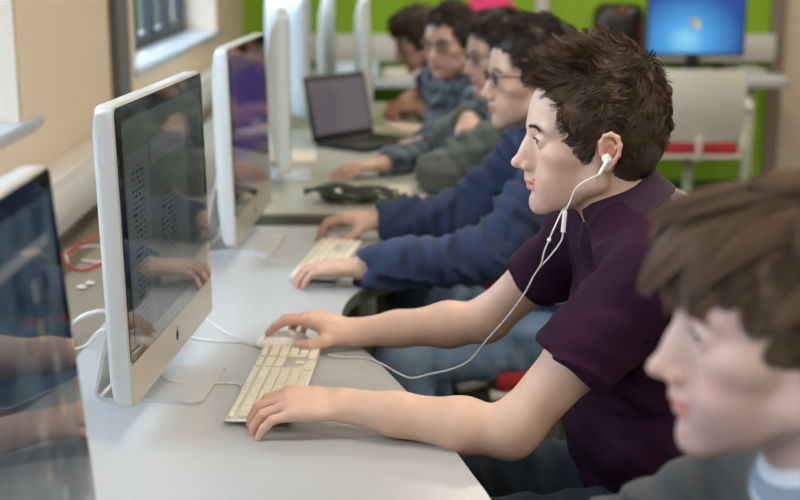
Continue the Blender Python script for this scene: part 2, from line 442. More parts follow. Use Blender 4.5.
b = MB(); b.box((0.9, BACK_Y-.025, CEIL_Z/2), (.085, .05, CEIL_Z), bev=.01); struct(b.build('trim_3', M['white_wall']))
b = MB(); b.box((WALL_X+.05, (REAR_Y+BACK_Y)/2, .825), (.10, BACK_Y-REAR_Y-.02, .15), bev=.006); b.box((WALL_X+.103, (REAR_Y+BACK_Y)/2, .825), (.006, BACK_Y-REAR_Y-.06, .08), bev=.002)
struct(b.build('trim_4', M['trunk']))
b = MB(); b.box((.78, BACK_Y-.04, .865), (3.2, .08, .17), bev=.006); b.box((.78, BACK_Y-.083, .865), (3.2, .006, .09), bev=.002)
struct(b.build('trim_5', M['trunk']))
slab('baseboard_left', (WALL_X, REAR_Y, 0), (WALL_X+.018, BACK_Y, .12), M['trunk'])
# low dark hedge bank and ground outside the windows
b = MB(); b.box((-5.0, 3, -.25), (7.0, 24, .1)); struct(b.build('ground_outside', mat('outside_ground', (.05, .07, .03), .9), smooth=False))
H = SDF(k=.3)
rr = random.Random(5)
for k in range(34): H.ell((-4.2+rr.uniform(-.3, .3), -4+k*.5, .55+rr.uniform(0, .35)), (.75, .7, .95+rr.uniform(0, .25)))
H.post = lambda P, D: D+.09*vnoise(P*4, 3)+.05*vnoise(P*9, 4)
hd = H.mesh('hedge', .06, mat('dark_hedge_leaves', (.018, .035, .012), .8, noise=(9, .6)), amp=.12)
tag(hd, 'dark green hedge growing outside the windows', 'hedge')
# ceiling light panels
tile = mat('lit_diffuser', (.9, .9, .88), .6, emis=((1, .93, .82), 4.0))
lamp_proto = None
for (x, y) in CEIL_LAMPS:
    lab = 'square recessed ceiling light panel, %s row, %s' % ('window-side' if x < 1 else 'far', {-.6: 'behind the seats', 1.7: 'above the near seats', 4.0: 'above the middle desks', 6.3: 'near the green wall'}[y])
    if lamp_proto is None:
        lamp_proto = thing('ceiling_light', lab, 'ceiling light', (x, y, CEIL_Z), group='ceiling light panels')
        f = MB(); s_ = .6
        for sx_, sy_ in ((1, 0), (-1, 0), (0, 1), (0, -1)): f.box((sx_*.31, sy_*.31, -.012), (.02 if sx_ else .64, .02 if sy_ else .64, .024))
        f.build('frame', M['white_pl'], lamp_proto, smooth=False)
        MB().box((0, 0, -.008), (.6, .6, .012)).build('diffuser', tile, lamp_proto, smooth=False)
    else: dup(lamp_proto, (x, y, CEIL_Z), 0, lab)
    area('ceiling_lamp', (x, y, CEIL_Z-.03), (0, 0, 0), .58, .58, 21, (1, .87, .70))
# ------------------------------------------------------------------ desks
DESK_Z = .73
def smooth_poly(pts, sub=8):
    P = [Vector((x, y, 0)) for x, y in pts]; out = []
    for i in range(len(P)-1):
        p0, p1, p2, p3 = P[max(0, i-1)], P[i], P[i+1], P[min(len(P)-1, i+2)]
        for j in range(sub):
            t = j/sub; q = .5*((2*p1)+(p2-p0)*t+(2*p0-5*p1+4*p2-p3)*t*t+(3*p1-p0-3*p2+p3)*t**3); out.append((q.x, q.y))
    out.append(pts[-1]); return out
edge = smooth_poly([(-.12, .25), (-.02, .55), (.03, .8), (.06, 1.1), (.135, 1.45), (.135, 1.68), (.105, 1.83), (.045, 2.07), (-.03, 2.32), (-.095, 2.5), (-.123, 2.65), (-.118, 2.78), (-.085, 2.89), (.0, 3.0), (.10, 3.12), (.15, 3.3), (.16, 3.58)])
poly = edge+[(-.62, 3.58), (-.62, .25)]
dk = thing('desk', 'long pale grey desk with a wavy front edge along the window wall', 'desk', (-.3, 1.9, 0))
L = Matrix.Translation((.3, -1.9, 0))
MB().prism(poly, DESK_Z-.004, DESK_Z, bev=.0).xf(L).build('desktop', M['desk'], dk, sharp=60)
MB().prism(poly, DESK_Z-.030, DESK_Z-.0042).xf(L).build('edging', M['desk_edge'], dk, sharp=60)
b = MB(); b.box((-.711, 1.915, DESK_Z-.0155), (.178, 3.33, .029), bev=.002); b.xf(L).build('rear_reflection_strip', M['panel_and_reflection'], dk)  # rear of the desktop, wall reflection and shade put into its brown colour
for x, y in ((-.72, .4), (-.72, 1.65), (-.72, 2.75), (-.22, .45), (-.25, 2.76)):
    b = MB(); b.box((x, y, .35), (.05, .05, .70), bev=.006); b.box((x, y, .012), (.08, .08, .024), bev=.005); b.xf(L).build('leg', M['steel'], dk)
b = MB(); b.box((-.69, 1.95, .52), (.018, 3.0, .32), bev=.003); b.xf(L).build('modesty_panel', M['panel_and_reflection'], dk)
b = MB(); b.box((-.855, 1.9, .665), (.09, 3.3, .012)); b.box((-.812, 1.9, .685), (.008, 3.3, .04)); b.xf(L).build('cable_tray', M['panel_and_reflection'], dk, smooth=False)

FAR_Z = .755
fd = thing('desk', 'green-grey desk with a straight front edge beyond the wavy one, laptop on it', 'desk', (-.4, 5, 0))
L = Matrix.Translation((.4, -5, 0))
poly = [(-.84, 3.63), (.13, 3.63), (.17, 3.8), (.10, 4.5), (.12, 5.2), (.02, 6.3), (-.84, 6.3)]
MB().prism(poly, FAR_Z-.006, FAR_Z).xf(L).build('desktop', M['desk_far'], fd, smooth=False)
MB().prism(poly, FAR_Z-.036, FAR_Z-.0062).xf(L).build('edging', M['desk_edge'], fd, smooth=False)
for x, y in ((-.75, 3.75), (-.1, 3.85), (-.75, 6.1), (-.1, 6.1)):
    b = MB(); b.box((x, y, .359), (.05, .05, .718), bev=.006); b.xf(L).build('leg', M['steel'], fd)

bd = thing('desk', 'pale desk along the green back wall carrying the blue-screened monitor', 'desk', (.9, 7.9, 0))
L = Matrix.Translation((-.9, -7.9, 0))
b = MB(); b.prism([(-.6, BACK_Y-.1), (-.6, 7.5), (2.18, 7.5), (2.26, 7.56), (2.28, 7.66), (2.28, BACK_Y-.1)], .70, .735, bev=.004); b.xf(L).build('desktop', M['desk'], bd)
for x in (-.4, .75, 2.05):
    b = MB(); b.box((x, 7.62, .35), (.05, .05, .70), bev=.006); b.xf(L).build('leg', M['steel'], bd)

# ------------------------------------------------------------------ all-in-one computers
def screen_mat(name, kind):
    m = bpy.data.materials.new(name); m.use_nodes = True; t = m.node_tree; b = t.nodes['Principled BSDF']
    b.inputs['Base Color'].default_value = (.008, .009, .010, 1); b.inputs['Roughness'].default_value = .04
    b.inputs['Specular IOR Level'].default_value = .6
    tc = t.nodes.new('ShaderNodeTexCoord'); sp = t.nodes.new('ShaderNodeSeparateXYZ'); t.links.new(tc.outputs['Object'], sp.inputs[0])
    def math_(op, a, b_=None, c=None):
        n = t.nodes.new('ShaderNodeMath'); n.operation = op
        for i, v in enumerate((a, b_, c)):
            if v is None: continue
            if isinstance(v, (int, float)): n.inputs[i].default_value = v
            else: t.links.new(v, n.inputs[i])
        return n.outputs[0]
    Y, Z = sp.outputs['Y'], sp.outputs['Z']
    def rect(y0, y1, z0, z1): return math_('MULTIPLY', math_('MULTIPLY', math_('GREATER_THAN', Y, y0), math_('LESS_THAN', Y, y1)), math_('MULTIPLY', math_('GREATER_THAN', Z, z0), math_('LESS_THAN', Z, z1)))
    def mixc(f, a, b_):
        n = t.nodes.new('ShaderNodeMix'); n.data_type = 'RGBA'
        t.links.new(f, n.inputs[0])
        for i, v in ((6, a), (7, b_)):
            if isinstance(v, tuple): n.inputs[i].default_value = (*v, 1)
            else: t.links.new(v, n.inputs[i])
        return n.outputs[2]
    if kind == 'text':
        nz = t.nodes.new('ShaderNodeTexNoise'); nz.inputs['Scale'].default_value = 260; nz.inputs['Detail'].default_value = 0
        mp = t.nodes.new('ShaderNodeMapping'); mp.inputs['Scale'].default_value = (1, 1, .3); t.links.new(tc.outputs['Object'], mp.inputs[0]); t.links.new(mp.outputs[0], nz.inputs['Vector'])
        rows = math_('LESS_THAN', math_('FRACT', math_('MULTIPLY', Z, 105)), .45)
        txt = math_('MULTIPLY', rows, math_('GREATER_THAN', nz.outputs[0], .52))
        c1 = math_('ADD', rect(-.22, -.15, .14, .43), math_('ADD', rect(-.06, .04, .24, .36), rect(.14, .20, .27, .40)))
        txt = math_('MULTIPLY', txt, c1)
        base = mixc(rect(-.245, -.12, .10, .455), (.115, .13, .115), (.15, .165, .15))
        base = mixc(rect(-.10, .235, .42, .46), base, (.16, .17, .165))
        base = mixc(rect(.128, .235, .10, .46), base, (.075, .085, .085))
        out = mixc(txt, base, (.012, .015, .015)); stv = .42
    elif kind == 'icons':
        vz = t.nodes.new('ShaderNodeTexNoise'); vz.inputs['Scale'].default_value = 14; t.links.new(tc.outputs['Object'], vz.inputs['Vector'])
        rp = t.nodes.new('ShaderNodeValToRGB'); rp.color_ramp.elements[0].color = (.03, .07, .11, 1); rp.color_ramp.elements[0].position = .35
        rp.color_ramp.elements[1].color = (.16, .23, .28, 1); rp.color_ramp.elements[1].position = .65; t.links.new(vz.outputs[0], rp.inputs[0])
        cols = rp.outputs[0]
        k = 0
        for yy in (.205, .165, .12):
            for zz in (.42, .375, .33, .28, .235, .19, .15):
                k += 1
                if (k*7) % 5 == 0: continue
                cc = [(.30, .08, .05), (.10, .22, .30), (.35, .30, .22), (.04, .05, .07), (.30, .36, .40)][(k*3) % 5]
                cols = mixc(rect(yy-.010, yy+.010, zz-.011, zz+.011), cols, cc)
        out = mixc(rect(-.245, .235, .455, .468), cols, (.45, .46, .47)); stv = .30
    else:
        out = mixc(rect(-.245, .235, .25, .47), (.16, .12, .13), (.09, .06, .24)); stv = .45
    t.links.new(out, b.inputs['Emission Color']); b.inputs['Emission Strength'].default_value = stv
    return m
BW, BH, BZ = .569, .478, .058           # body width, height, gap under it
def rrect(y0, y1, z0, z1, r, x, n=6):
    P = []
    for cy, cz, a0 in ((y1-r, z1-r, 0), (y0+r, z1-r, 90), (y0+r, z0+r, 180), (y1-r, z0+r, 270)):
        for k in range(n+1):
            a = math.radians(a0+90*k/n); P.append((x, cy+r*math.cos(a), cz+r*math.sin(a)))
    return P
def imac(label, loc, rz, kind, tilt=0, group=None, back='alu_side'):
    o = thing('desktop_computer', label, 'computer', (loc[0], loc[1], loc[2]), rz, group)
    tl = Matrix.Translation((0, 0, .30)) @ Matrix.Rotation(math.radians(tilt), 4, 'Y') @ Matrix.Translation((0, 0, -.30))
    h = BW/2; z0, z1 = BZ, BZ+BH; zc = (z0+z1)/2
    RR = []
    for s, x, rr_ in ((.985, .0, .012), (1, -.003, .014), (1, -.026, .014), (.985, -.031, .016), (.93, -.040, .03), (.80, -.052, .05), (.6, -.062, .05), (.35, -.068, .04), (.05, -.070, .006)):
        RR.append(rrect(-h*s, h*s, zc-(zc-z0)*s, zc+(z1-zc)*s, rr_, x))
    MB().rings(RR).xf(tl).build('housing', M[back], o, sharp=50)
    b = MB(); b.rings([rrect(-h+.004, h-.004, z0+.072, z1-.004, .010, x) for x in (.0003, .0022)]); b.xf(tl).build('screen_glass', M['bezel'], o, sharp=50)
    b = MB(); b.rings([rrect(-h+.028, h-.028, z0+.098, z1-.028, .002, x) for x in (.0024, .0027)]); b.xf(tl).build('display', screen_mat('display_'+kind, kind), o, smooth=False)
    b = MB(); b.rings([rrect(-h+.004, h-.004, z0+.003, z0+.0705, .009, x) for x in (.0003, .0020)]); b.xf(tl).build('chin', M['chin'], o, sharp=50)
    # fruit mark on the chin
    b = MB(); zc_ = z0+.036
    pts = []
    for k in range(40):
        a = 2*PI*k/40; y = math.sin(a)*(.0085+.0008*math.cos(2*a)); z = math.cos(a)*.0088
        if abs(math.sin(a)) < .25 and z > 0: z -= .0016*(1-abs(math.sin(a))/.25)
        if abs(math.sin(a)) < .2 and z < 0: z += .0008*(1-abs(math.sin(a))/.2)
        if y > 0: # bite
            dd = math.hypot(y-.0105, z-.001)
            if dd < .0042: y -= (.0042-dd)
        pts.append((y, z))
    b.rings([[(x, y, zc_+z) for y, z in pts] for x in (.0021, .0026)])
    b.rings([[(x, .001+.0016*math.cos(a)+.0012*math.sin(a), zc_+.0118+.0028*math.sin(a)) for a in [2*PI*k/12 for k in range(12)]] for x in (.0021, .0026)])
    b.xf(tl).build('fruit_logo', M['black'], o, smooth=False)
    # bent metal stand
    prof = [(.070, .003), (.068, .003), (.063, .003), (.056, .003), (.045, .003), (-.02, .003), (-.095, .003), (-.112, .006), (-.118, .016), (-.114, .035), (-.075, .20), (-.060, .27)]
    P = smooth_poly(prof, 4); b = MB(); R_ = []
    for i, (x, z) in enumerate(P):
        d = Vector((P[min(i+1, len(P)-1)][0]-P[max(i-1, 0)][0], P[min(i+1, len(P)-1)][1]-P[max(i-1, 0)][1])).normalized(); n = Vector((-d.y, d.x))*.0028
        s = i/(len(P)-1); hw = .105-.02*s
        if x > .045: hw = .105-.022*(1-math.sqrt(max(0, 1-((x-.045)/.0251)**2)))
        R_.append([(x+n.x, -hw, z+n.y), (x-n.x, -hw, z-n.y), (x-n.x, hw, z-n.y), (x+n.x, hw, z+n.y)])
    b.rings(R_); b.build('stand', M['alu'], o, sharp=40)
    return o
yaw1 = -math.atan2(.045, .56)
imac('silver all-in-one computer showing a grey window of text, second from the camera', (-.402, 2.22, DESK_Z), yaw1, 'text', tilt=-1, group='all-in-one computers')
imac('silver all-in-one computer cut off at the frame edge, blue desktop with small icons', (-.372, 1.14, DESK_Z), 0.0, 'icons', tilt=-4.5, group='all-in-one computers')
imac('silver all-in-one computer with a purple picture, in front of the man in navy', (-.385, 3.345, DESK_Z), -.05, 'purple', tilt=-1, group='all-in-one computers')
imac('white all-in-one computer seen edge-on just behind the purple-screened one', (-.365, 4.25, FAR_Z), .10, 'purple', tilt=0, group='all-in-one computers', back='case_white')
imac('pale all-in-one computer turned so its back shows, by the window past the laptop', (-.46, 5.55, FAR_Z), .36, 'icons', tilt=0, group='all-in-one computers', back='pale_back')
imac('thin edge-on all-in-one computer rising behind the laptop screen', (-.30, 5.95, FAR_Z), .07, 'icons', tilt=0, group='all-in-one computers', back='case_white')
imac('tall edge-on white all-in-one computer beside the laptop, before the plaid shirt', (-.122, 5.52, FAR_Z), .03, 'icons', tilt=-2, group='all-in-one computers', back='case_white')

# ------------------------------------------------------------------ keyboards and mice
def keyboard(label, loc, rz, group):
    o = thing('keyboard', label, 'keyboard', loc, rz, group)   # local: x = away from the user, y = user's left
    b = MB(); b.box((0, 0, .0085), (.114, .43, .004), bev=.0018); b.build('base_plate', M['alu'], o)
    b = MB(); b.cyl((.045, -.2, .0052), (.045, .2, .0052), .005, n=14); b.build('foot_bar', M['white_pl'], o)
    k = MB(); p = .0190
    def key(x, y, w_=1, d=1): k.box((x, y, .0125), (p*d-.0032, p*w_-.0032, .0040), bev=.0009, seg=1)
    x0 = -.0465
    L0 = .205
    def row(r, widths, start=L0):
        y = start
        for w_ in widths:
            if w_ > 0: key(x0+p*r, y-p*w_/2, w_, .62 if r == 5 else 1)
            y -= p*abs(w_)
    row(0, [1.5, 1.25, 1.35, 5.0, 1.35, 1.25, 1.5, -.4, 1, 1, 1, -.4, 2, 1, 1])
    row(1, [2.1]+[1]*10+[2.1, -.4, -1, 1, -1, -.4, 1, 1, 1, 1])
    row(2, [1.7]+[1]*11+[1.5, -.4, -3, -.4, 1, 1, 1, 1])
    row(3, [1.5]+[1]*12+[.7, -.4, 1, 1, 1, -.4, 1, 1, 1, 1])
    row(4, [1]*13+[1.2, -.4, 1, 1, 1, -.4, 1, 1, 1, 1])
    row(5, [1.2]+[1]*13+[-.4, 1, 1, 1, -.4, 1, 1, 1, 1])
    k.build('keys', M['cream_key'], o, sharp=30); o.scale = (1, .95, 1)
    return o
# user faces -X: local x -> -X
keyboard('slim white keyboard under the pale left hand of the man in the purple polo', (-.219, 2.214, DESK_Z+.001), PI-.06, 'slim white keyboards')
keyboard('slim white keyboard under the hand of the man in the navy jumper', (-.180, 3.15, DESK_Z+.001), PI-.13, 'slim white keyboards')
def mouse(label, loc, rz, group):
    o = thing('computer_mouse', label, 'mouse', loc, rz, group)
    b = MB(); R_ = []
    for i in range(11):
        z = i/10; s_ = math.sqrt(max(0, 1-(z**2.2))) if z < 1 else 0
        s_ = max(s_, .02); base = .90+.10*min(1, z*4) if z < .25 else 1
        R_.append([(.056*s_*base*math.cos(a)-.002*z, .030*s_*base*math.sin(a)*(1-.06*math.cos(a)), .001+.031*z) for a in [2*PI*k/36 for k in range(36)]])
    b.rings(R_); b.build('shell', M['white_pl'], o, sharp=60)
    MB().sph((.026, 0, .0285), .0036, n=12).build('scroll_ball', M['pale_back'], o)
    return o
MOUSE1 = (-.232, 2.454); MOUSE2 = (-.158, 3.43)
mouse('glossy white mouse under the hand of the man in the purple polo', (*MOUSE1, DESK_Z), PI+.25, 'white mice')
mouse('white mouse held by the man in the navy jumper', (*MOUSE2, DESK_Z), PI+.1, 'white mice')

# ------------------------------------------------------------------ laptop
def laptop():
    A, B = Vector((-.32, 4.88)), Vector((-.10, 5.16)); c = (A+B)/2; d = (B-A).normalized(); rz = math.atan2(d.y, d.x)-PI/2
    o = thing('laptop', 'open black laptop on the green-grey desk, its screen pinkish grey', 'laptop', (c.x, c.y, FAR_Z), rz)
    W = .355
    MB().box((.12, 0, .010), (.245, W, .018), bev=.004).build('base', M['black'], o)
    k = MB()
    for r in range(6):
        for q in range(15): k.box((.035+r*.019, -.15+q*.0205, .0196), (.016, .0175, .002))
    k.build('keys', M['darkmetal'], o, smooth=False)
    MB().box((.19, 0, .0192), (.05, .09, .001)).build('touchpad', M['darkmetal'], o, smooth=False)
    tl = Matrix.Translation((-.004, 0, .015)) @ Matrix.Rotation(math.radians(-12), 4, 'Y')
    MB().box((-.004, 0, .125), (.009, W, .25), bev=.003).xf(tl).build('lid', M['black'], o)
    sm = mat('laptop_screen', (.02, .02, .02), .15, emis=((.20, .17, .20), .55), noise=None)
    MB().box((.0012, 0, .128), (.001, W-.03, .205)).xf(tl).build('display', sm, o, smooth=False)
laptop()

# ------------------------------------------------------------------ things on the far desk
def sheet(name, label, c, size, rz, m, z, cat='paper', t=.0012, group=None):
    b = MB(); nx = 8; V = []
    b.box((0, 0, t/2), (size[0], size[1], t)); o = b.build(name, m, smooth=False); o.location = (c[0], c[1], z); o.rotation_euler = (0, 0, rz)
    return tag(o, label, cat, group)
sheet('paper_sheet', 'long beige paper sheet on the far desk beside the dark cable heap', (-.08, 3.93), (.30, .21), .35, M['paper'], FAR_Z+.0005, t=.004)
sheet('paper_sheet', 'brownish paper lying left of the laptop', (-.38, 4.62), (.16, .24), .1, M['paper'], FAR_Z+.0005, t=.006)
sheet('paper_sheet', 'white paper under the fists of the man in violet', (.0, 5.55), (.2, .28), .2, M['paper_w'], FAR_Z+.0005)
sheet('notebook', 'open cream notebook before the man in the plaid shirt', (.03, 5.36), (.13, .2), .5, M['paper'], FAR_Z+.0005, cat='notebook', t=.012)
# tangle of lanyard and cable
rr = random.Random(3)
o = thing('cable_heap', 'dark tangled heap of cable and green cord on the far desk', 'cables', (-.15, 3.80, FAR_Z))
for nm, m_, n, r_ in (('black_cable', M['black'], 9, .0045), ('green_cord', M['cable_g'], 5, .005), ('pale_plug', M['paper_w'], 1, .008)):
    b = MB()
    for k in range(n):
        a0 = rr.uniform(0, 6.28); ra, rb = rr.uniform(.05, .11), rr.uniform(.03, .06); cx, cy = rr.uniform(-.04, .04), rr.uniform(-.015, .015)
        pts = [(cx+ra*math.cos(a0+t), cy+rb*math.sin(a0+t), r_+.004+.022*k/n+.009*(1+math.sin(3*t+k))) for t in [i*6.0/10 for i in range(10)]]
        b.tube(pts, r_, n=8, sub=4)
    b.build(nm, m_, o)
# jumble on the window side of the far desk
o = thing('headset', 'dark grey headset lying by the papers at the window side of the far desk', 'headset', (-.55, 4.75, FAR_Z))
MB().tube([(0, -.07, .02), (.03, -.06, .06), (.05, 0, .09), (.03, .06, .06), (0, .07, .02)], .006).build('headband', M['black'], o)
for s in (-1, 1): MB().sph((0, s*.07, .032), .03, (1, .5, 1)).build('ear_cushion', M['black'], o)
o = thing('paper_cup', 'small white cup standing between the edge-on computers', 'cup', (-.20, 6.15, FAR_Z))
MB().cyl((0, 0, 0), (0, 0, .09), .026, .034).build('cup_body', M['paper_w'], o); MB().cyl((0, 0, .088), (0, 0, .094), .036).build('lid', M['white_pl'], o)

# ------------------------------------------------------------------ cables
def cable(name, label, pts, r, m, cat='cable'):
    b = MB(); b.tube(pts, r, n=8, sub=8); o = b.build(name, m); return tag(o, label, cat)
def d_(px, py, dz=.003): v = at(px, py, Z=DESK_Z+dz); return (v.x, v.y, v.z)
cable('keyboard_cable', 'white cable running from the text-screened computer to the near keyboard', [(-.50, 2.36, DESK_Z+.012)]+[d_(165, 378, .009), d_(200, 384), d_(225, 383), d_(240, 384)]+[(-.287, 2.20, DESK_Z+.006)], .0019, M['cable_w'])
cable('mouse_cable', 'white cable running across the desk to the near mouse', [d_(185, 337), d_(215, 341), d_(240, 342), d_(262, 346), (-.262, 2.53, DESK_Z+.006)], .0018, M['cable_w'])
cable('thin_grey_cable', 'thin grey cable curling beyond the near keyboard', [d_(205, 318), d_(222, 330), d_(240, 340, .006), d_(258, 343, .006)], .0015, M['cable_w'])
cable('keyboard_cable', 'white cable leaving the foot of the purple-screened computer', [d_(240, 248), d_(258, 255), d_(272, 261), d_(284, 262)], .0020, M['cable_w'])
cable('red_network_cable', 'red network cable looping behind the text-screened computer', [(-.80, 3.35, .75)]+[d_(62, 256), d_(72, 268), d_(86, 270), d_(102, 263), d_(120, 262)], .0032, M['cable_r'])
cable('white_power_lead', 'thick white power lead arching up behind the text-screened computer', [d_(72, 352), d_(70, 330, .02), d_(80, 318, .05), d_(95, 312, .06), d_(108, 312, .05), d_(120, 318, .02)], .0045, M['white_pl'])
cable('white_power_lead', 'thin white lead lying low behind the stand of the text-screened computer', [d_(70, 350), d_(85, 346), d_(98, 332, .03), d_(110, 330, .03), d_(125, 338)], .003, M['white_pl'])
cable('grey_cable_loop', 'pale grey cable loop by the red cable', [d_(68, 262), d_(66, 252), d_(80, 247), d_(100, 247), d_(112, 254), d_(100, 262), d_(82, 260)], .003, M['cable_w'])
cable('thin_white_cable', 'thin white cable lying at the window end of the far desk', [(-.76, 3.66, .79), (-.72, 3.70, .765), (-.66, 3.74, FAR_Z+.004), (-.58, 3.78, FAR_Z+.004)], .003, M['cable_w'])
for lab, px, py in (('small pale crumpled wrapper on the desk under the red cable', 82, 287), ('second small pale scrap beside the crumpled wrapper', 90, 283)):
    v = at(px, py, Z=DESK_Z+.006); b = MB(); b.sph((0, 0, 0), .007, (1.6, 1.3, .7), 10); o = b.build('paper_scrap', M['paper_w']); o.location = v; tag(o, lab, 'scrap')

# ------------------------------------------------------------------ chairs
def chair(label, loc, rz, seat_m='red_seat', shell='chair_w', group='office chairs with white shells'):
    """faces local +x"""
    o = thing('office_chair', label, 'chair', loc, rz, group)
    b = MB(); b.box((0, 0, .455), (.44, .44, .05), bev=.022, seg=3); b.build('seat', M[seat_m], o)
    b = MB(); b.box((0, 0, .422), (.46, .47, .018), bev=.008); b.build('seat_shell', M[shell], o)
    # curved back panel with rounded corners
    bm_ = MB(); R_ = []
    for i in range(13):
        u = i/12; z = .50+.38*u
        hw = .235*(1-.10*(2*u-1)**4*(1 if u > .5 else .6)); x0 = -.225-.05*u-.02*math.sin(u*PI)
        fr = []; n = 14
        for j in range(n+1):
            v = -1+2*j/n; fr.append((x0+.045*v*v, hw*v, z))
        for j in range(n+1):
            v = 1-2*j/n; fr.append((x0+.045*v*v-.008, hw*v, z))
        R_.append(fr)
    bm_.rings(R_); bm_.build('backrest', M[shell], o, sharp=60)
    b = MB(); b.tube([(-.10, 0, .415), (-.24, 0, .41), (-.268, 0, .46), (-.272, 0, .53)], .016, n=12); b.build('back_support', M[shell], o)
    for s in (-1, 1):
        b = MB(); b.tube([(-.02, s*.22, .42), (-.02, s*.272, .44), (.0, s*.275, .55), (.02, s*.275, .665)], .014, n=12)
        a = b.build('arm_post', M[shell], o)
        b = MB(); b.tube([(-.17, s*.27, .66), (-.14, s*.275, .685), (0, s*.28, .69), (.12, s*.275, .688), (.16, s*.268, .66)], .018, n=12); b.build('armrest', M[shell], o)
    MB().cyl((0, 0, .08), (0, 0, .41), .026, n=20).build('column', M['steel'], o)
    for k in range(5):
        a = 2*PI*k/5+.3; c, s = math.cos(a), math.sin(a)
        b = MB(); b.tube([(0, 0, .095), (.15*c, .15*s, .085), (.29*c, .29*s, .062)], .017, n=8, sub=4); lg = b.build('leg', M[shell], o)
        MB().cyl((.285*c-.012*s, .285*s+.012*c, .028), (.285*c+.012*s, .285*s-.012*c, .028), .028, n=18).build('caster', M['black'], lg)
    return o
CH = chair('empty white mesh-backed office chair with a red seat before the blue screen', (1.56, 6.95, 0), PI/2-.04)
dup(CH, (.54, 2.14, 0), PI, 'office chair the man in the purple polo sits on')
dup(CH, (.45, 3.24, 0), PI, 'office chair the man in the navy jumper sits on')
dup(CH, (.47, 4.20, 0), PI, 'office chair the man in the grey-green jumper sits on')
dup(CH, (.36, 4.97, 0), PI+.4, 'office chair the man in the plaid shirt sits on')
dup(CH, (.36, 5.87, 0), PI+.1, 'office chair the man in the violet top sits on')
dup(CH, (.58, 1.17, 0), PI, 'office chair the man in the charcoal top sits on')

# ------------------------------------------------------------------ monitor and things on the back desk
def lcd():
    o = thing('monitor', 'black-framed monitor showing a bright blue desktop with a four-colour flag', 'monitor', (1.71, 7.62, .735), -.06)
    W, Hh, z0 = .57, .36, .135
    b = MB(); b.box((0, 0, z0+Hh/2), (W, .035, Hh), bev=.006); b.box((0, .03, z0+Hh/2), (W*.6, .04, Hh*.6), bev=.012); b.build('housing', M['black'], o)
    m = bpy.data.materials.new('blue_desktop'); m.use_nodes = True; t = m.node_tree; p = t.nodes['Principled BSDF']
    p.inputs['Base Color'].default_value = (.01, .01, .01, 1); p.inputs['Roughness'].default_value = .3
    tc = t.nodes.new('ShaderNodeTexCoord'); mp = t.nodes.new('ShaderNodeMapping'); mp.inputs['Location'].default_value = (.055, 0, -(z0+.13)); mp.inputs['Scale'].default_value = (1, 0, 1.15)
    g = t.nodes.new('ShaderNodeVectorMath'); g.operation = 'LENGTH'; r = t.nodes.new('ShaderNodeValToRGB')
    mp.vector_type = 'POINT'
    e = r.color_ramp.elements; e[0].position = 0; e[0].color = (.30, .72, .95, 1); e[1].position = .33; e[1].color = (.008, .07, .33, 1)
    k = e.new(.12); k.color = (.07, .38, .80, 1)
    t.links.new(tc.outputs['Object'], mp.inputs[0]); t.links.new(mp.outputs[0], g.inputs[0]); t.links.new(g.outputs['Value'], r.inputs[0])
    t.links.new(r.outputs[0], p.inputs['Emission Color']); p.inputs['Emission Strength'].default_value = 1.0
    MB().box((0, -.0185, z0+Hh/2+.002), (W-.03, .002, Hh-.034)).build('display', m, o, smooth=False)
    cols = {'red': (.85, .16, .04), 'green': (.25, .60, .06), 'blue': (.06, .35, .85), 'yellow': (.95, .70, .10)}
    fl = MB()
    first = None
    for nm, (cx, cz) in {'red': (-1, 1), 'green': (1, 1), 'blue': (-1, -1), 'yellow': (1, -1)}.items():
        b = MB(); ring = []
        s = .026; x0 = -.005+cx*s*.56; zz = z0+.19+cz*s*.56
        P = [(-.5, -.5), (0, -.5), (.5, -.5), (.5, 0), (.5, .5), (0, .5), (-.5, .5), (-.5, 0)]
        b.rings([[(x0+u*s, y, zz+v*s+.10*s*math.sin((cx*.5+u)*PI)-.12*(x0)*0) for u, v in P] for y in (-.0197, -.0202)])
        ob = b.build('flag_quarter', mat('flag_'+nm, (.01, .01, .01), .3, emis=(cols[nm], 1.0)), o, smooth=False)
    MB().box((0, .05, .012), (.26, .19, .018), bev=.006).build('foot', M['black'], o)
    b = MB(); b.box((0, .055, .10), (.075, .035, .17), bev=.008); b.build('neck', M['black'], o)
lcd()
o = thing('keyboard', 'grey keyboard on the back desk beside the blue-screened monitor', 'keyboard', (2.10, 7.66, .735), .12)
MB().box((0, 0, .010), (.30, .13, .018), bev=.004).build('body', M['paper_w'], o)
b = MB()
for r in range(5):
    for q in range(13): b.box((-.13+q*.0215, -.045+r*.0215, .021), (.017, .017, .004))
b.build('keys', M['pale_back'], o, smooth=False)
o = thing('desk_phone', 'small dark phone on the back desk near the chair arm', 'phone', (1.98, 7.90, .735), 0)
MB().box((0, 0, .022), (.15, .17, .04), bev=.01).build('base', M['black'], o); MB().tube([(-.055, -.08, .055), (-.055, -.04, .065), (-.055, .04, .065), (-.055, .08, .055)], .017).build('handset', M['darkmetal'], o)
o = thing('paper_pile', 'loose white papers beside the foot of the blue-screened monitor', 'papers', (1.93, 7.72, .735), .3)
o.location = (2.14, 8.12, .735)
MB().box((0, 0, .012), (.16, .22, .024), bev=.002).build('sheets', M['paper_w'], o)
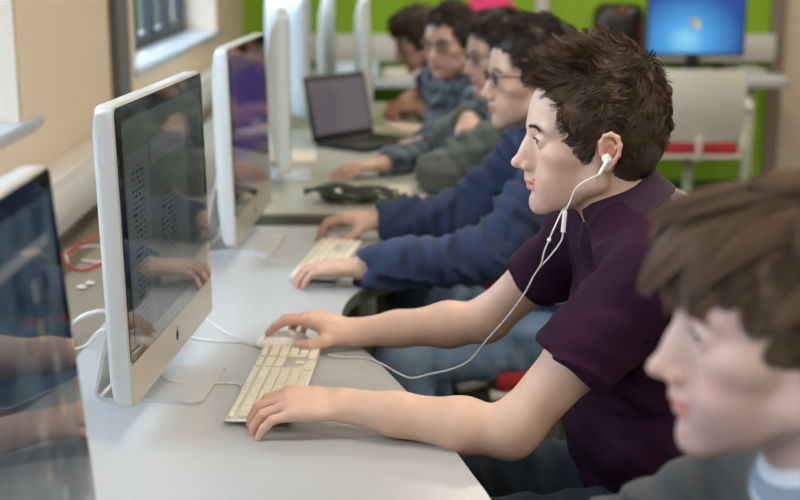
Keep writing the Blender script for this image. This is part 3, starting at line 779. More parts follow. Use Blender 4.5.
# rounded black machine with dark red flanks
o = thing('black_machine', 'tall rounded black machine with dark red flanks against the green wall', 'appliance', (1.31, 7.9, .735))
b = MB(); R_ = []
for z, s in ((0, .92), (.02, 1), (.32, 1), (.37, .97), (.405, .88), (.425, .7), (.43, .05)):
    R_.append([(.155*s*math.copysign(abs(math.cos(a))**.7, math.cos(a)), .13*s*math.copysign(abs(math.sin(a))**.7, math.sin(a)), z) for a in [2*PI*k/40 for k in range(40)]])
b.rings(R_); b.build('casing', mat('dark_casing', (.02, .014, .014), .35), o, sharp=50)
for s in (-1, 1): MB().box((s*.118, -.105, .20), (.022, .03, .22), bev=.009).build('red_flank', mat('dark_red_plastic', (.13, .01, .012), .4), o)
MB().cyl((0, -.105, .40), (0, -.128, .378), .025).build('brass_badge', mat('copper_badge', (.45, .18, .10), .35, metal=.6), o)
# bright pink bag
o = thing('bag', 'hot pink bag standing on the back desk behind the heads', 'bag', (.54, 7.95, .735))
b = MB(); R_ = []
for z, s_ in ((0, .85), (.02, .98), (.17, 1.0), (.34, .95), (.42, .8), (.455, .55), (.46, .05)):
    R_.append([(.19*s_*math.copysign(abs(math.cos(a))**.6, math.cos(a)), .08*s_*math.copysign(abs(math.sin(a))**.6, math.sin(a)), z) for a in [2*PI*k/36 for k in range(36)]])
b.rings(R_); b.build('bag_body', M['pink'], o, sharp=60)
MB().tube([(-.08, 0, .44), (-.07, 0, .49), (0, 0, .51), (.07, 0, .49), (.08, 0, .44)], .008).build('handle', M['pink'], o)
# clutter on the back desk near the windows
for k, (x, y, lab, cat, nm, m_, sz) in enumerate([(-.28, 7.75, 'grey box file on the back desk nearest the windows', 'box', 'box_file', 'pale_back', (.3, .22, .09)), (.05, 7.8, 'stack of cream paper on the back desk', 'papers', 'paper_stack', 'paper', (.30, .22, .05)), (.36, 7.65, 'low dark tray on the back desk by the pink bag', 'tray', 'desk_tray', 'black', (.26, .3, .06))]):
    b = MB(); b.box((0, 0, sz[2]/2), sz, bev=.006); b.box((0, -sz[1]/2-.002, sz[2]*.5), (sz[0]*.3, .006, sz[2]*.4), bev=.002); ob = b.build(nm, M[m_]); ob.location = (x, y, .7355); tag(ob, lab, cat)
# ------------------------------------------------------------------ people
SK_C, SK_R = A3((-.008, 0, .028)), A3((.100, .077, .090))     # skull ellipsoid in head space (x forward, y left, z up; metres)
def head_sdf(S, H, o):
    jw, ns, smile = o.get('jaw', 1), o.get('nose', 1), o.get('smile', 0)
    G = SDF(H, .02)
    G.ell(SK_C, SK_R)
    G.ell((.032, 0, .030), (.066, .064, .066), k=.02)                   # forehead
    G.ell((.040, 0, -.034), (.050, .057*jw, .062), k=.03)                # mid face
    for s in (-1, 1):
        G.ell((.054, s*.043, -.024), (.027, .022, .019), k=.02)          # cheekbone
        G.cone((.004, s*.053*jw, -.066), (.074, s*.014, -.106), .017, .013, k=.022)     # jaw line
        G.cone((.002, s*.056*jw, -.020), (.004, s*.054*jw, -.064), .013, .013, k=.02)
        G.ell((.060, s*.030, -.066), (.028, .022, .030), k=.018)         # cheek
    G.ell((.045, 0, -.088), (.042, .040*jw, .026), k=.02)
    G.ell((.082, 0, -.107), (.0155, .021, .0165), k=.014)                # chin
    G.ell((.074, 0, -.072), (.0235, .028, .030), k=.016)                 # muzzle
    for s in (-1, 1):
        G.cone((.088, s*.010, .015), (.074, s*.046, .016), .0095, .009, k=.016)  # brow ridge
        G.ell((.1005, s*.0345, -.003), (.018, .0160, .0105), k=.012, op=-1)       # socket
        G.ell((.0800, s*.0315, -.003), (.0142, .0160, .0135), k=.004)            # lids
        G.ell((.0950, s*.0320, -.0040), (.0100, .0125, .0050), k=.0015, op=-1)    # opening
    G.cone((.0885, 0, .006), (.1125*(.9+.1*ns), 0, -.036), .0075, .0085, k=.010, flat=((0, 1, 0), .9))   # nose
    G.ell((.0930, 0, -.028), (.0180, .0150, .0290), k=.010)
    G.cone((.0970, 0, -.048), (.0965, 0, -.066), .0085, .0095, k=.008)
    G.ell((.1145*(.9+.1*ns), 0, -.0405), (.0125*ns, .0105, .0095), k=.006)
    for s in (-1, 1):
        G.ell((.1025, s*.0115, -.0455), (.0105, .0070, .0078), k=.005)
        G.ell((.107, s*.0062, -.0530), (.0058, .0030, .0036), k=.002, op=-1)
    G.ell((.0965, 0, -.0685), (.0085, .0215, .0056), k=.004)             # lips
    G.ell((.0940, 0, -.0795), (.0085, .0185, .0062), k=.004)
    cs = smile
    G.cone((.1060, 0, -.0738), (.0895, .0235, -.0738+.004*cs), .0013, .0011, k=.0025, op=-1)
    G.cone((.1060, 0, -.0738), (.0895, -.0235, -.0738+.004*cs), .0013, .0011, k=.0025, op=-1)
    G.ell((.0965, 0, -.0895), (.0085, .017, .0045), k=.006, op=-1)       # dip above the chin
    # ears
    for s in (-1, 1):
        E = SDF(H, .003)
        t = lambda x, z, y=0: (x, s*(.0745+y), z)
        P = [(.003, -.002), (.003, .010), (-.003, .020), (-.012, .023), (-.021, .018), (-.025, .006), (-.023, -.008), (-.016, -.019), (-.008, -.029)]
        Q = [t(x, z-.010, .010+.010*min(1, max(0, (.006-x)/.03))) for x, z in P]
        E.chain(Q, [.0030, .0032, .0034, .0036, .0038, .0036, .0034, .0036, .0050], k=.003)
        E.ell(t(-.012, -.011, .0065), (.016, .0045, .024), rot=np.array(Matrix.Rotation(s*math.radians(20), 3, 'Z')), k=.003)
        E.chain([t(-.004, -.005, .008), t(-.013, .001, .012), t(-.020, -.006, .014), t(-.016, -.018, .012)], [.0022, .0026, .0028, .0024], k=.003)
        E.ell(t(.001, -.016, .009), (.0045, .0040, .0055), k=.003)       # tragus
        E.ell(t(-.009, -.015, .0135), (.0075, .0060, .0085), k=.003, op=-1)  # concha
        G.group(E, k=.005)
    S.group(G, k=.012)
def face_colors(V, H, o, base):
    p = H.loc(V); x, y, z = p[:, 0], p[:, 1], p[:, 2]; ay = np.abs(y)
    near = (np.linalg.norm(p, axis=1) < .17)
    c = np.tile(A3(base), (len(V), 1))
    def blend(mask, col, a):
        mm = np.clip(mask, 0, 1)[:, None]*a*near[:, None]
        c[:] = c*(1-mm)+A3(col)*mm
    g = lambda cx, cy, cz, rx, ry, rz: np.exp(-(((x-cx)/rx)**2+((ay-cy)/ry)**2+((z-cz)/rz)**2))
    b = A3(base)
    blend(g(.07, .045, -.035, .03, .02, .022), b*A3((1.02, .80, .78)), .6)
    blend(g(.115, 0, -.042, .02, .018, .014), b*A3((1.02, .76, .74)), .6)
    blend(g(-.012, .085, -.012, .03, .02, .035), b*A3((1.02, .72, .68)), .8)
    bd = np.clip((-.055-z)/.012, 0, 1)*np.clip((x-.0)/.02, 0, 1)
    blend(bd, b*A3(o.get('beard', (.90, .88, .90))), .8)
    lip = (np.clip((.0235-ay)/.004, 0, 1))*np.clip((x-.084)/.004, 0, 1)*np.clip((z+.0865)/.003, 0, 1)*np.clip((-.0640-z)/.003, 0, 1)
    blend(lip, b*A3((.86, .50, .50)), .85)
    c *= (1+.05*vnoise(V*55, 9))[:, None]
    return np.clip(c, 0, 1)
def hand_sdf(S, wr, f, u, side, pose, sc_=1.0, k=.006):
    """side +1: thumb on the frame's left; pose: {finger: (mcp, pip, dip, splay)} in degrees"""
    F = Frame(wr, f, u, sc_); G = SDF(F, .008)
    s = side
    G.ell((.050, 0, 0), (.056, .040, .0165), k=.01)
    G.cone((.012, s*.012, -.001), (.088, s*.024, -.001), .0165, .0125, k=.012)
    G.cone((.012, -s*.010, -.001), (.078, -s*.027, -.003), .0155, .0115, k=.012)
    G.cone((.0, 0, 0), (.04, 0, 0), .022, .022, k=.012, flat=((0, 0, 1), .72))
    G.cone((.015, s*.022, -.008), (.050, s*.036, -.010), .0155, .0135, k=.012)       # thumb pad
    FD = {'index': ((.090, s*.0270, .001), (.042, .025, .021), .0088), 'middle': ((.094, s*.0075, .003), (.047, .029, .022), .0090),
          'ring': ((.089, -s*.0120, .001), (.043, .027, .022), .0086), 'pinky': ((.079, -s*.0300, -.003), (.034, .020, .019), .0077)}
    N = SDF(F, .0012)
    for nm, (b, L, r) in FD.items():
        a1, a2, a3, sp = pose.get(nm, (15, 30, 20, 0)); p = A3(b); ang = 0; pts = [p]; sp = math.radians(sp)*s
        for a, l in zip((a1, a2, a3), L):
            ang += math.radians(a); p = p+A3((math.cos(ang)*math.cos(sp), math.cos(ang)*math.sin(sp), -math.sin(ang)))*l; pts.append(p)
        g = SDF(F, .002)
        back = pts[0]-A3((.020, 0, .003))
        g.cone(back, pts[0], r*.9, r*1.10); g.cone(pts[0], pts[1], r*1.06, r*1.0); g.cone(pts[1], pts[2], r*1.02, r*.90); g.cone(pts[2], pts[3], r*.92, r*.76)
        N.group(g, k=.0010)
    t = pose.get('thumb', (.052, .050, -.016, .078, .058, -.022, .102, .060, -.024))
    g = SDF(F, .004); T = [(t[i], s*t[i+1], t[i+2]) for i in (0, 3, 6)]
    g.chain([(.028, s*.026, -.010)]+T, [.0145, .0120, .0110, .0088])
    N.group(g, k=.003)
    G.group(N, k=.0075)
    S.group(G, k=k)
    return F
TYPE_POSE = {'index': (12, 34, 22, 6), 'middle': (12, 38, 22, 1), 'ring': (14, 40, 24, -3), 'pinky': (12, 34, 20, -10)}
MOUSE_POSE = {'index': (24, 34, 20, 2), 'middle': (28, 34, 18, -3), 'ring': (36, 40, 20, -8), 'pinky': (38, 38, 20, -14), 'thumb': (.048, .052, -.026, .072, .058, -.042, .092, .050, -.048)}
FIST_POSE = {'index': (40, 60, 40, 3), 'middle': (42, 62, 40, 0), 'ring': (44, 64, 40, -3), 'pinky': (46, 64, 40, -6)}
LOOSE_POSE = {'index': (14, 24, 16, 5), 'middle': (18, 28, 18, 1), 'ring': (22, 32, 18, -3), 'pinky': (24, 34, 18, -8)}

def lerp(a, b, t): return A3(a)+(A3(b)-A3(a))*t
def folds(seed, amp=.004, arms=(), fine=1.0):
    """displacement: long folds that sag, plus rings along bent sleeves"""
    def post(P, D):
        w1 = vnoise(P*3.0, seed)*.10
        q = np.stack([P[..., 0]*7+w1*20, P[..., 1]*5, P[..., 2]*20+P[..., 0]*9+w1*40], -1)
        n = 1-np.abs(vnoise(q, seed+1))*2
        q2 = np.stack([P[..., 0]*16, P[..., 1]*14, P[..., 2]*24-P[..., 0]*15], -1)
        d = D-np.maximum(amp*1.3*n+amp*.75*vnoise(q2, seed+2)*fine, -.35*amp)
        for a, b, r, fr_, am in arms:
            a_ = A3(a); ab = A3(b)-a_; L = np.linalg.norm(ab); ab = ab/L
            rel = P-a_; t = rel@ab; rad = np.linalg.norm(rel-t[..., None]*ab, axis=-1)
            m = np.clip(1-(rad/(r*1.7))**4, 0, 1)*np.clip(t/.03, 0, 1)*np.clip((L-t)/.04, 0, 1)
            d = d-am*m*np.sin((t+.016*vnoise(P*13, seed+5))*fr_+vnoise(P*7, seed+4)*2.2)*(.55+.45*vnoise(P*6, seed+7))
        return d
    return post
def strands(name, parent, H, roots, nrm, fwd, length, lift, cfg, seed, width, cols, segs=7):
    """numpy hair: every strand a thin three-sided tapering tube, pulled into locks"""
    rg = np.random.RandomState(seed); n = len(roots)
    p = roots.copy(); L = length*(.75+.5*rg.rand(n)); step = (L/segs)[:, None]
    d = nrm*lift[:, None]+fwd*(1-lift[:, None])+rg.randn(n, 3)*cfg.get('rand', .10)
    d /= np.linalg.norm(d, axis=1)[:, None]
    path = [p.copy()]
    amp, fq = cfg.get('wave', .5), cfg.get('freq', 28)
    rc, rr_ = cfg.get('rc', SK_C), cfg.get('rr', SK_R)+cfg.get('keep', .004)
    for i in range(segs):
        nz = np.stack([vnoise(p*fq, seed+j) for j in (11, 12, 13)], 1)
        F = cfg['flow'](p)
        d = d+F*cfg.get('bend', .35)+nz*amp*.6+A3((0, 0, -1))*cfg.get('grav', .05)*(i/segs)
        d /= np.linalg.norm(d, axis=1)[:, None]
        p = p+d*step
        q = (p-rc)/rr_; l = np.linalg.norm(q, axis=1); m = l < 1
        p[m] = (rc+(q/l[:, None])*rr_)[m]
        if 'face' in cfg:
            fc, fr_ = cfg['face']; q = (p-fc)/fr_; l = np.linalg.norm(q, axis=1); m = l < 1; p[m] = (fc+(q/l[:, None])*fr_)[m]
        path.append(p.copy())
    path = np.stack(path, 1)                                    # n, segs+1, 3
    ng = max(6, int(n*cfg.get('locks', .05))); gi = rg.choice(n, ng, False)
    nearest = np.empty(n, int)
    for j in range(0, n, 2000): nearest[j:j+2000] = np.argmin(((roots[j:j+2000, None]-roots[gi][None])**2).sum(-1), 1)
    g = path[gi][nearest]; t = np.linspace(0, 1, segs+1)[None, :, None]
    tgt = g+(roots-roots[gi][nearest])[:, None]*(1-t*.85)
    ck = cfg.get('clump', .7)
    path = path*(1-t*ck)+tgt*(t*ck)
    W = H.o+(path*H.s)@H.R.T
    T = np.gradient(W, axis=1); T /= np.linalg.norm(T, axis=2)[..., None]+1e-9
    up = np.tile(A3((.3, .2, 1)), (n, segs+1, 1)); A = np.cross(T, up); A /= np.linalg.norm(A, axis=2)[..., None]+1e-9; B = np.cross(T, A)
    wd = width*(.7+.6*rg.rand(n))[:, None, None]*np.clip(1.05-t**3*.85, .12, 1)
    V = np.stack([W+(A*math.cos(a)+B*math.sin(a))*wd for a in (0, 2.094, 4.189)], 2)   # n, s+1, 3, 3
    base = np.arange(n)[:, None, None]*(segs+1)*3+np.arange(segs)[None, :, None]*3; kk = np.arange(3)[None, None, :]
    Q = np.stack([base+kk, base+(kk+1) % 3, base+(kk+1) % 3+3, base+kk+3], -1).reshape(-1, 4)
    c0, c1 = A3(cols[0]), A3(cols[1])
    lockv = rg.rand(ng)[nearest]*.6+rg.rand(n)*.4
    col = (c0+(c1-c0)*lockv[:, None])[:, None, None, :]*np.ones((1, segs+1, 3, 1))
    return np_mesh(name, V.reshape(-1, 3), Q, M['hair'], parent, col.reshape(-1, 3))
def hairline(style):
    if style == 'sweep':
        return lambda x: np.interp(x, [-.12, -.06, -.035, -.02, -.004, .010, .028, .050, .085, .12], [-.09, -.088, -.062, -.050, -.046, -.038, .004, .040, .062, .072])
    if style == 'fringe':
        X = [-.12, -.06, -.035, -.02, .022, .032, .055, .085, .12]; Z = [-.09, -.088, -.062, -.040, -.034, .005, .035, .060, .070]
    elif style == 'short':
        X = [-.12, -.06, -.035, -.024, -.020, .006, .009, .030, .040, .056, .064, .090, .12]; Z = [-.080, -.075, -.055, -.040, .012, .012, -.026, -.020, .005, .032, .062, .074, .080]
    else:
        X = [-.12, -.06, -.038, -.026, -.021, .006, .009, .032, .040, .056, .064, .090, .12]; Z = [-.092, -.088, -.072, -.055, .010, .010, -.036, -.032, -.010, .022, .066, .078, .082]
    return lambda x: np.interp(x, X, Z)
def hair(parent, H, o, seed):
    st = o.get('style', 'wavy'); hl = hairline(st); rg = np.random.RandomState(seed)
    th = o.get('thick', (.010, .008, .012))
    c = SK_C+A3((-.003, 0, .004)); r = SK_R+A3(th)
    cols = o['cols']
    # cap under the strands
    S = SDF(H, .01)
    S.ell(c, r); S.ell((-.052, 0, -.030), (.046, .062, .055), k=.03)
    S.fn(lambda P: -(hl(P[..., 0])+.004-P[..., 2])*.7, (-.2, -.2, -.14), (.2, .2, .12), k=.006, op=-1)
    lump = o.get('lump', .004)
    S.post = lambda P, D: D-lump*vnoise(H.loc(P)*A3((26, 26, 26)), seed)-lump*.6*vnoise(H.loc(P)*60, seed+1)
    # subtract = keep z above the hairline
    S.items[-1] = (lambda P: (H.loc(P)[..., 2]-hl(H.loc(P)[..., 0]))*.7*H.s, *S.items[-1][1:3], .006, -1)
    def cc(V):
        p = H.loc(V); n = .5+.5*vnoise(p*A3((40, 40, 90)), seed+3)
        return A3(cols[0])*.75+(A3(cols[1])-A3(cols[0]))*.45*n[:, None]
    hm = S.mesh('hair', o.get('h', .004), M['hair'], parent, cc, amp=.01)
    n = o.get('n', 3000)
    v = rg.randn(n*6, 3); v /= np.linalg.norm(v, axis=1)[:, None]
    root = c+v*(r-.003)
    v2 = rg.randn(n*2, 3); v2 /= np.linalg.norm(v2, axis=1)[:, None]; nape = A3((-.052, 0, -.030))+v2*(A3((.046, .062, .055))-.002)
    nape = nape[(nape[:, 0] < -.03) & (nape[:, 2] < -.03)]
    root = np.concatenate([root[root[:, 2] > -.035], nape[:n//4]])
    ok = root[:, 2] > hl(root[:, 0])+.004
    root = root[ok]; rg.shuffle(root); root = root[:n]
    nr = (root-SK_C)/SK_R**2; nr /= np.linalg.norm(nr, axis=1)[:, None]
    flow = o['flow']; F = flow(root)
    top = np.clip((root[:, 2]-.05)/.06, 0, 1); front = np.clip((root[:, 0]-.03)/.05, 0, 1)*top
    L = o.get('lside', .030)*(1-top)+o.get('ltop', .05)*top+front*o.get('lfront', 0)
    lift = o.get('lift', .35)*(.35+.65*top)
    cfg = dict(o.get('cfg', {})); cfg['flow'] = flow; cfg['rc'] = c; cfg['rr'] = r
    strands('hair_locks', hm, H, root, nr, F, L, lift, cfg, seed, o.get('width', .0006), cols)
    return hm
def flow_crown(crown, side=0.0, fdir=(1, 0, 0), fw=.8, rise=0.0):
    crown = A3(crown)
    def f(p):
        v = p-crown; n = (p-SK_C)/SK_R**2; n = n/np.linalg.norm(n, axis=-1)[..., None]
        v = v-n*(v*n).sum(-1)[..., None]; v = v/(np.linalg.norm(v, axis=-1)[..., None]+1e-6)
        top = np.clip((p[..., 2]-.06)/.05, 0, 1)[..., None]*np.clip((p[..., 0]+.05)/.05, 0, 1)[..., None]
        g = A3(fdir)+np.cross(n, A3((0, 0, 1)))*side+A3((0, 0, 1))*np.clip((p[..., 0:1]-.045)/.05, 0, 1)*rise
        v = v*(1-top*fw)+g*top*fw
        return v/(np.linalg.norm(v, axis=-1)[..., None]+1e-6)
    return f
def eyes(parent, H, gaze, iris=(.16, .10, .05), r=.0122):
    for s in (-1, 1):
        c = H.wor((.0795, s*.0315, -.003)); G = Frame(c, H.R@A3(gaze), H.R[:, 2])
        b = bmesh.new(); bmesh.ops.create_uvsphere(b, u_segments=40, v_segments=28, radius=1)
        V = np.array([v.co[:] for v in b.verts]); Q = [[v.index for v in f.verts] for f in b.faces]; b.free()
        V = V[:, [2, 0, 1]]
        ang = np.degrees(np.arccos(np.clip(V[:, 0], -1, 1)))
        col = np.where((ang < 14)[:, None], A3((.008, .006, .006)), np.where((ang < 30)[:, None], A3(iris), A3((.62, .56, .53))))
        V = V*(r*H.s)
        V[:, 0] += np.where(ang < 32, .0006, 0)
        W = G.wor(V)
        me = bpy.data.meshes.new('eye'); me.from_pydata(W.tolist(), [], Q); me.update()
        a = me.color_attributes.new('col', 'FLOAT_COLOR', 'POINT'); cc = np.ones((len(V), 4), np.float32); cc[:, :3] = col; a.data.foreach_set('color', cc.ravel())
        o = link('eye', me, M['eye_w'], parent); o.matrix_parent_inverse = Matrix.Translation(-Vector(parent.location))
def lashes(parent, H, col=(.012, .008, .006)):
    for s in (-1, 1):
        b = MB(); b.tube([Vector(H.wor(p)) for p in ((.0905, s*.0195, -.0005), (.0950, s*.0255, .0018), (.0958, s*.0320, .0022), (.0935, s*.0385, .0010), (.0885, s*.0445, -.0030))], lambda t: .0004+.0009*math.sin(PI*min(1, max(0, t))), n=6, sub=3)
        o = b.build('eyelashes', M['frame_blk'], parent); o.matrix_parent_inverse = Matrix.Translation(-Vector(parent.location))
def brows(parent, H, col, seed, n=170, w=.0004):
    rg = np.random.RandomState(seed)
    for s in (-1, 1):
        t = rg.rand(n); y = s*(.012+.038*t); z = .0155+.006*np.sin(t*2.4)-.004*t+(rg.rand(n)-.5)*.0065*(1-.5*t); x = .1005-.29*(np.abs(y)-.010)
        root = np.stack([x, y, z], 1); nr = np.tile(A3((1, 0, 0)), (n, 1)); F = np.stack([np.full(n, -.25), np.full(n, float(s)), .5*(1-t*1.4)], 1)
        cfg = dict(flow=lambda p, F=F: F*.2, wave=.1, bend=.2, keep=-.03, grav=0, locks=.3, clump=.3, rand=.12)
        strands('eyebrow', parent, H, root, nr, F, np.full(n, .008), np.full(n, .25), cfg, seed+int(s > 0), w, (A3(col)*.8, A3(col)*1.3), segs=3)
def spectacles(parent, H, w=.0018):
    """black rims, bridge and arms; lenses as their own pieces"""
    b = MB()
    def W(p): return Vector(H.wor(p))
    rims = []
    for s in (-1, 1):
        ring = []
        for k in range(24):
            a = 2*PI*k/24; y = .033*s+.0255*math.copysign(abs(math.cos(a))**.65, math.cos(a)); z = -.004+.0165*math.copysign(abs(math.sin(a))**.65, math.sin(a))
            ring.append((.1065-.20*abs(y)**1.0*.45-.004*(z < -.01), y, z))
        rims.append(ring); b.tube([W(p) for p in ring], w, n=8, sub=1, closed=True)
        b.tube([W((.099, s*.0585, .006)), W((.092, s*.066, .006)), W((.04, s*.0775, .004)), W((-.008, s*.0805, .004)), W((-.024, s*.0815, -.008))], w, n=8, sub=4)
    b.tube([W((.1055, .009, .002)), W((.1075, 0, .005)), W((.1055, -.009, .002))], w*.9, n=8)
    o = b.build('spectacles', M['frame_blk'], parent); o.matrix_parent_inverse = Matrix.Translation(-Vector(parent.location))
    for ring in rims:
        b = MB(); b.rings([[W((x+dx, y, z)) for x, y, z in ring] for dx in (-.0004, .0004)]); l = b.build('lens', M['lens'], o)
M['lens'] = mat('thin_lens', (1, 1, 1), .02, trans=1); M['lens'].node_tree.nodes['Principled BSDF'].inputs['IOR'].default_value = 1.06

def person(label, o):
    """everything in world metres; o holds joints, head frame, clothing and hair"""
    root = thing('person', label, 'person', (o['pelvis'][0], o['pelvis'][1], 0))
    H = Frame(o['head'], o['face'], o.get('up', (0, 0, 1)), o.get('hs', 1.04))
    h = o.get('h', .004); base = o.get('skin', (.70, .46, .355))
    pel, nb = A3(o['pelvis']), A3(o['neck'])
    waist = lerp(pel, o['chest'], .48)+A3(o.get('waist_off', (0, 0, 0))); ch = A3(o['chest']); uch = lerp(ch, nb, .55)
    lat = A3(o['sh'][0])-A3(o['sh'][1]); lat = lat/np.linalg.norm(lat)
    S = SDF(k=.02)
    S.cone(pel, waist, .078, .078, flat=(lat, 1.25), k=.03); S.cone(waist, ch, .078, .088, flat=(lat, 1.3), k=.03); S.cone(ch, nb, .085, .050, flat=(lat, 1.35), k=.03)
    for sd in (0, 1):
        sh, el, wr = A3(o['sh'][sd]), A3(o['el'][sd]), A3(o['wr'][sd])
        S.cone(lerp(nb, sh, .15)-A3((0, 0, .02)), sh, .046, .050, k=.04)
        r0, r1, r2 = o.get('arm', (.050, .043, .0275))
        S.cone(sh, lerp(sh, el, .5), r0, r0*.98, k=.02); S.cone(lerp(sh, el, .5), el, r0*.98, r1*.95, k=.02)
        S.ell(lerp(sh, el, .93), (r1*1.0,)*3, k=.02)
        S.cone(el, lerp(el, wr, .28), r1*.93, r1*1.05, k=.02); S.cone(lerp(el, wr, .28), lerp(el, wr, .68), r1*1.05, r1*.82, k=.02)
        S.cone(lerp(el, wr, .68), wr, r1*.82, r2, k=.02)
        hd = o['hand'][sd]
        hand_sdf(S, wr, hd[0], hd[1], -1 if sd == 0 else 1, hd[2], sc_=o.get('hand_s', 1.0), k=.014)
    nk = H.wor((-.022, 0, -.050)); nk2 = H.wor((.012, 0, -.075))
    S.cone(nk, nb, .053, .058, k=.03, flat=(lat, 1.05)); S.cone(nk2, lerp(nb, nk2, .1)+A3(o['face'])*.012, .034, .045, k=.03)
    S.ell(H.wor((.040, 0, -.098)), (.010,)*3, k=.03)
    head_sdf(S, H, o)
    def colf(V):
        c = face_colors(V, H, o, base)
        for sd in (0, 1):
            wr = A3(o['wr'][sd]); f = A3(o['hand'][sd][0]); f = f/np.linalg.norm(f); t = (V-wr)@f; dist = np.linalg.norm(V-wr, axis=1)
            m = ((dist < .22) & (t > 0)); g = np.clip((t-.06)/.08, 0, 1)*m
            c[:] = c*(1-(g*.55)[:, None]*(1-A3((1.0, .78, .74))))
        return c
    S.mesh('body', h, M['skin'], root, colf)
    for ob in root.children: ob['label'] = 'bare skin of head, neck, arms and hands'
    # ---- top garment
    cl = o['top']; T = SDF(k=.03); g = cl.get('grow', .012)
    T.cone(pel-A3((0, 0, .02)), waist, .108+g*.3, .098+g*.4, flat=(lat, 1.35), k=.04); T.cone(waist, ch, .098+g*.4, .108+g*.3, flat=(lat, 1.42), k=.05)
    T.cone(ch, uch, .108+g*.3, .085+g*.3, flat=(lat, 1.55), k=.05); T.cone(uch, nb+A3((0, 0, -.004)), .082, .056, flat=(lat, 1.3), k=.04)
    arms = []
    for sd in (0, 1):
        sh, el, wr = A3(o['sh'][sd]), A3(o['el'][sd]), A3(o['wr'][sd]); r0, r1, r2 = o.get('arm', (.050, .043, .0275))
        T.cone(lerp(nb, sh, .10)-A3((0, 0, .022)), sh, .046+g*.5, r0+g*.7, k=.05)
        if cl['sleeve'] == 'short':
            q = lerp(sh, el, cl.get('hem', .52)); T.cone(sh, q, r0+g*.8, r0+g*1.0, k=.05)
            e2 = lerp(sh, el, cl.get('hem', .52)+.4); T.cone(lerp(sh, el, cl.get('hem', .52)-.14), e2, r0+.002, r0+.004, k=.003, op=-1)
            ax = (el-sh)/np.linalg.norm(el-sh); z0 = float(q@ax)+.0
            T.fn(lambda P, ax=ax, z0=z0, sh=sh, el=el, r0=r0: np.maximum(z0-P@ax, d_cone(P, sh, el, r0+.035, r0+.035)), np.minimum(sh, el)-.09, np.maximum(sh, el)+.09, k=.004, op=-1)
            arms.append((sh, q, r0, 110, .0025))
        else:
            T.cone(sh, el, r0+g*.9, r1+g*.9, k=.05); T.cone(el, lerp(el, wr, .9), r1+g*1.0, r2+g*1.0, k=.03)
            cu = lerp(el, wr, 1.02)
            T.cone(lerp(el, wr, .86), lerp(el, wr, .97), r2+g*.75, r2+g*.75, k=.006)
            ax = (wr-el)/np.linalg.norm(wr-el)
            T.cone(lerp(el, wr, .90), lerp(el, wr, 1.3), r2+.002, r2+.004, k=.003, op=-1)
            z0 = float(lerp(el, wr, .985)@ax)
            T.fn(lambda P, ax=ax, z0=z0, a=lerp(el, wr, .8), b=lerp(el, wr, 1.3): np.maximum(z0-P@ax, d_cone(P, a, b, .055, .055)), np.minimum(lerp(el, wr, .9), wr)-.09, np.maximum(el*0+wr, wr)+.09, k=.003, op=-1)
            arms.append((sh, el, r0+g, 120, .0065)); arms.append((el, lerp(el, wr, .88), r1+g, 150, .0065))
    T.cone(lerp(nb, nk, -.1)+A3((0, 0, -.01)), lerp(nb, nk, 1.2), .0575, .0575, k=.006, op=-1)
    T.post = folds(o.get('seed', 1)*10, cl.get('amp', .004), arms, cl.get('fine', 1.0))
    tm = T.mesh(cl['name'], max(h, .003) if h < .004 else h*1.1, M[cl['mat']], root, amp=.01)
    if 'collar' in cl: cl['collar'](root, H, o, tm)
    # ---- trousers, shoes
    J = SDF(k=.03); kn, an = o['knee'], o['ankle']
    J.ell(pel+A3((-.01, 0, -.03)), (.125, .165, .085)) if abs(lat[1]) > .8 else J.ell(pel+A3((0, 0, -.03)), (.15, .15, .085))
    leg_arms = []
    for sd in (0, 1):
        hip = pel+lat*(.085 if sd == 0 else -.085)+A3((0, 0, -.012)); k_, a_ = A3(kn[sd]), A3(an[sd])
        J.cone(hip, k_, .086, .064, k=.05); J.cone(k_, a_+A3((0, 0, .02)), .064, .050, k=.03)
        leg_arms.append((hip, k_, .09, 100, .006)); leg_arms.append((k_, a_, .07, 60, .003))
    J.post = folds(o.get('seed', 1)*10+5, .003, leg_arms)
    J.mesh('jeans', max(.005, h*1.3), M[o.get('jeans', 'dkdenim')], root, amp=.01)
    for sd in (0, 1):
        a_ = A3(an[sd]); f = A3(o.get('foot', (-1, 0, 0))); Sh = SDF(Frame((a_[0], a_[1], 0), f), .02)
        Sh.ell((.02, 0, .045), (.06, .040, .05)); Sh.cone((0, 0, .035), (.15, 0, .032), .036, .032, flat=((0, 1, 0), 1.2))
        Sh.fn(lambda P: -(P[..., 2]*-1+.003)*-1, (-.2, -.2, -.2), (.3, .2, .004), k=.003, op=-1)
        Sh.items[-1] = (lambda P: P[..., 2]-.003, *Sh.items[-1][1:3], .003, -1)
        Sh.mesh('shoe', .006, M['shoe'], root)
    hr = hair(root, H, o['hair'], o.get('seed', 1)*7+3)
    eyes(root, H, o.get('gaze', (1, 0, -.15)), o.get('iris', (.14, .09, .05)))
    brows(root, H, lerp(o['hair']['cols'][0], o['hair']['cols'][1], .4), o.get('seed', 1)+50, n=240 if h < .004 else 130, w=.00035 if h < .004 else .0008)
    lashes(root, H)
    if o.get('glasses'): spectacles(root, H)
    return root, H
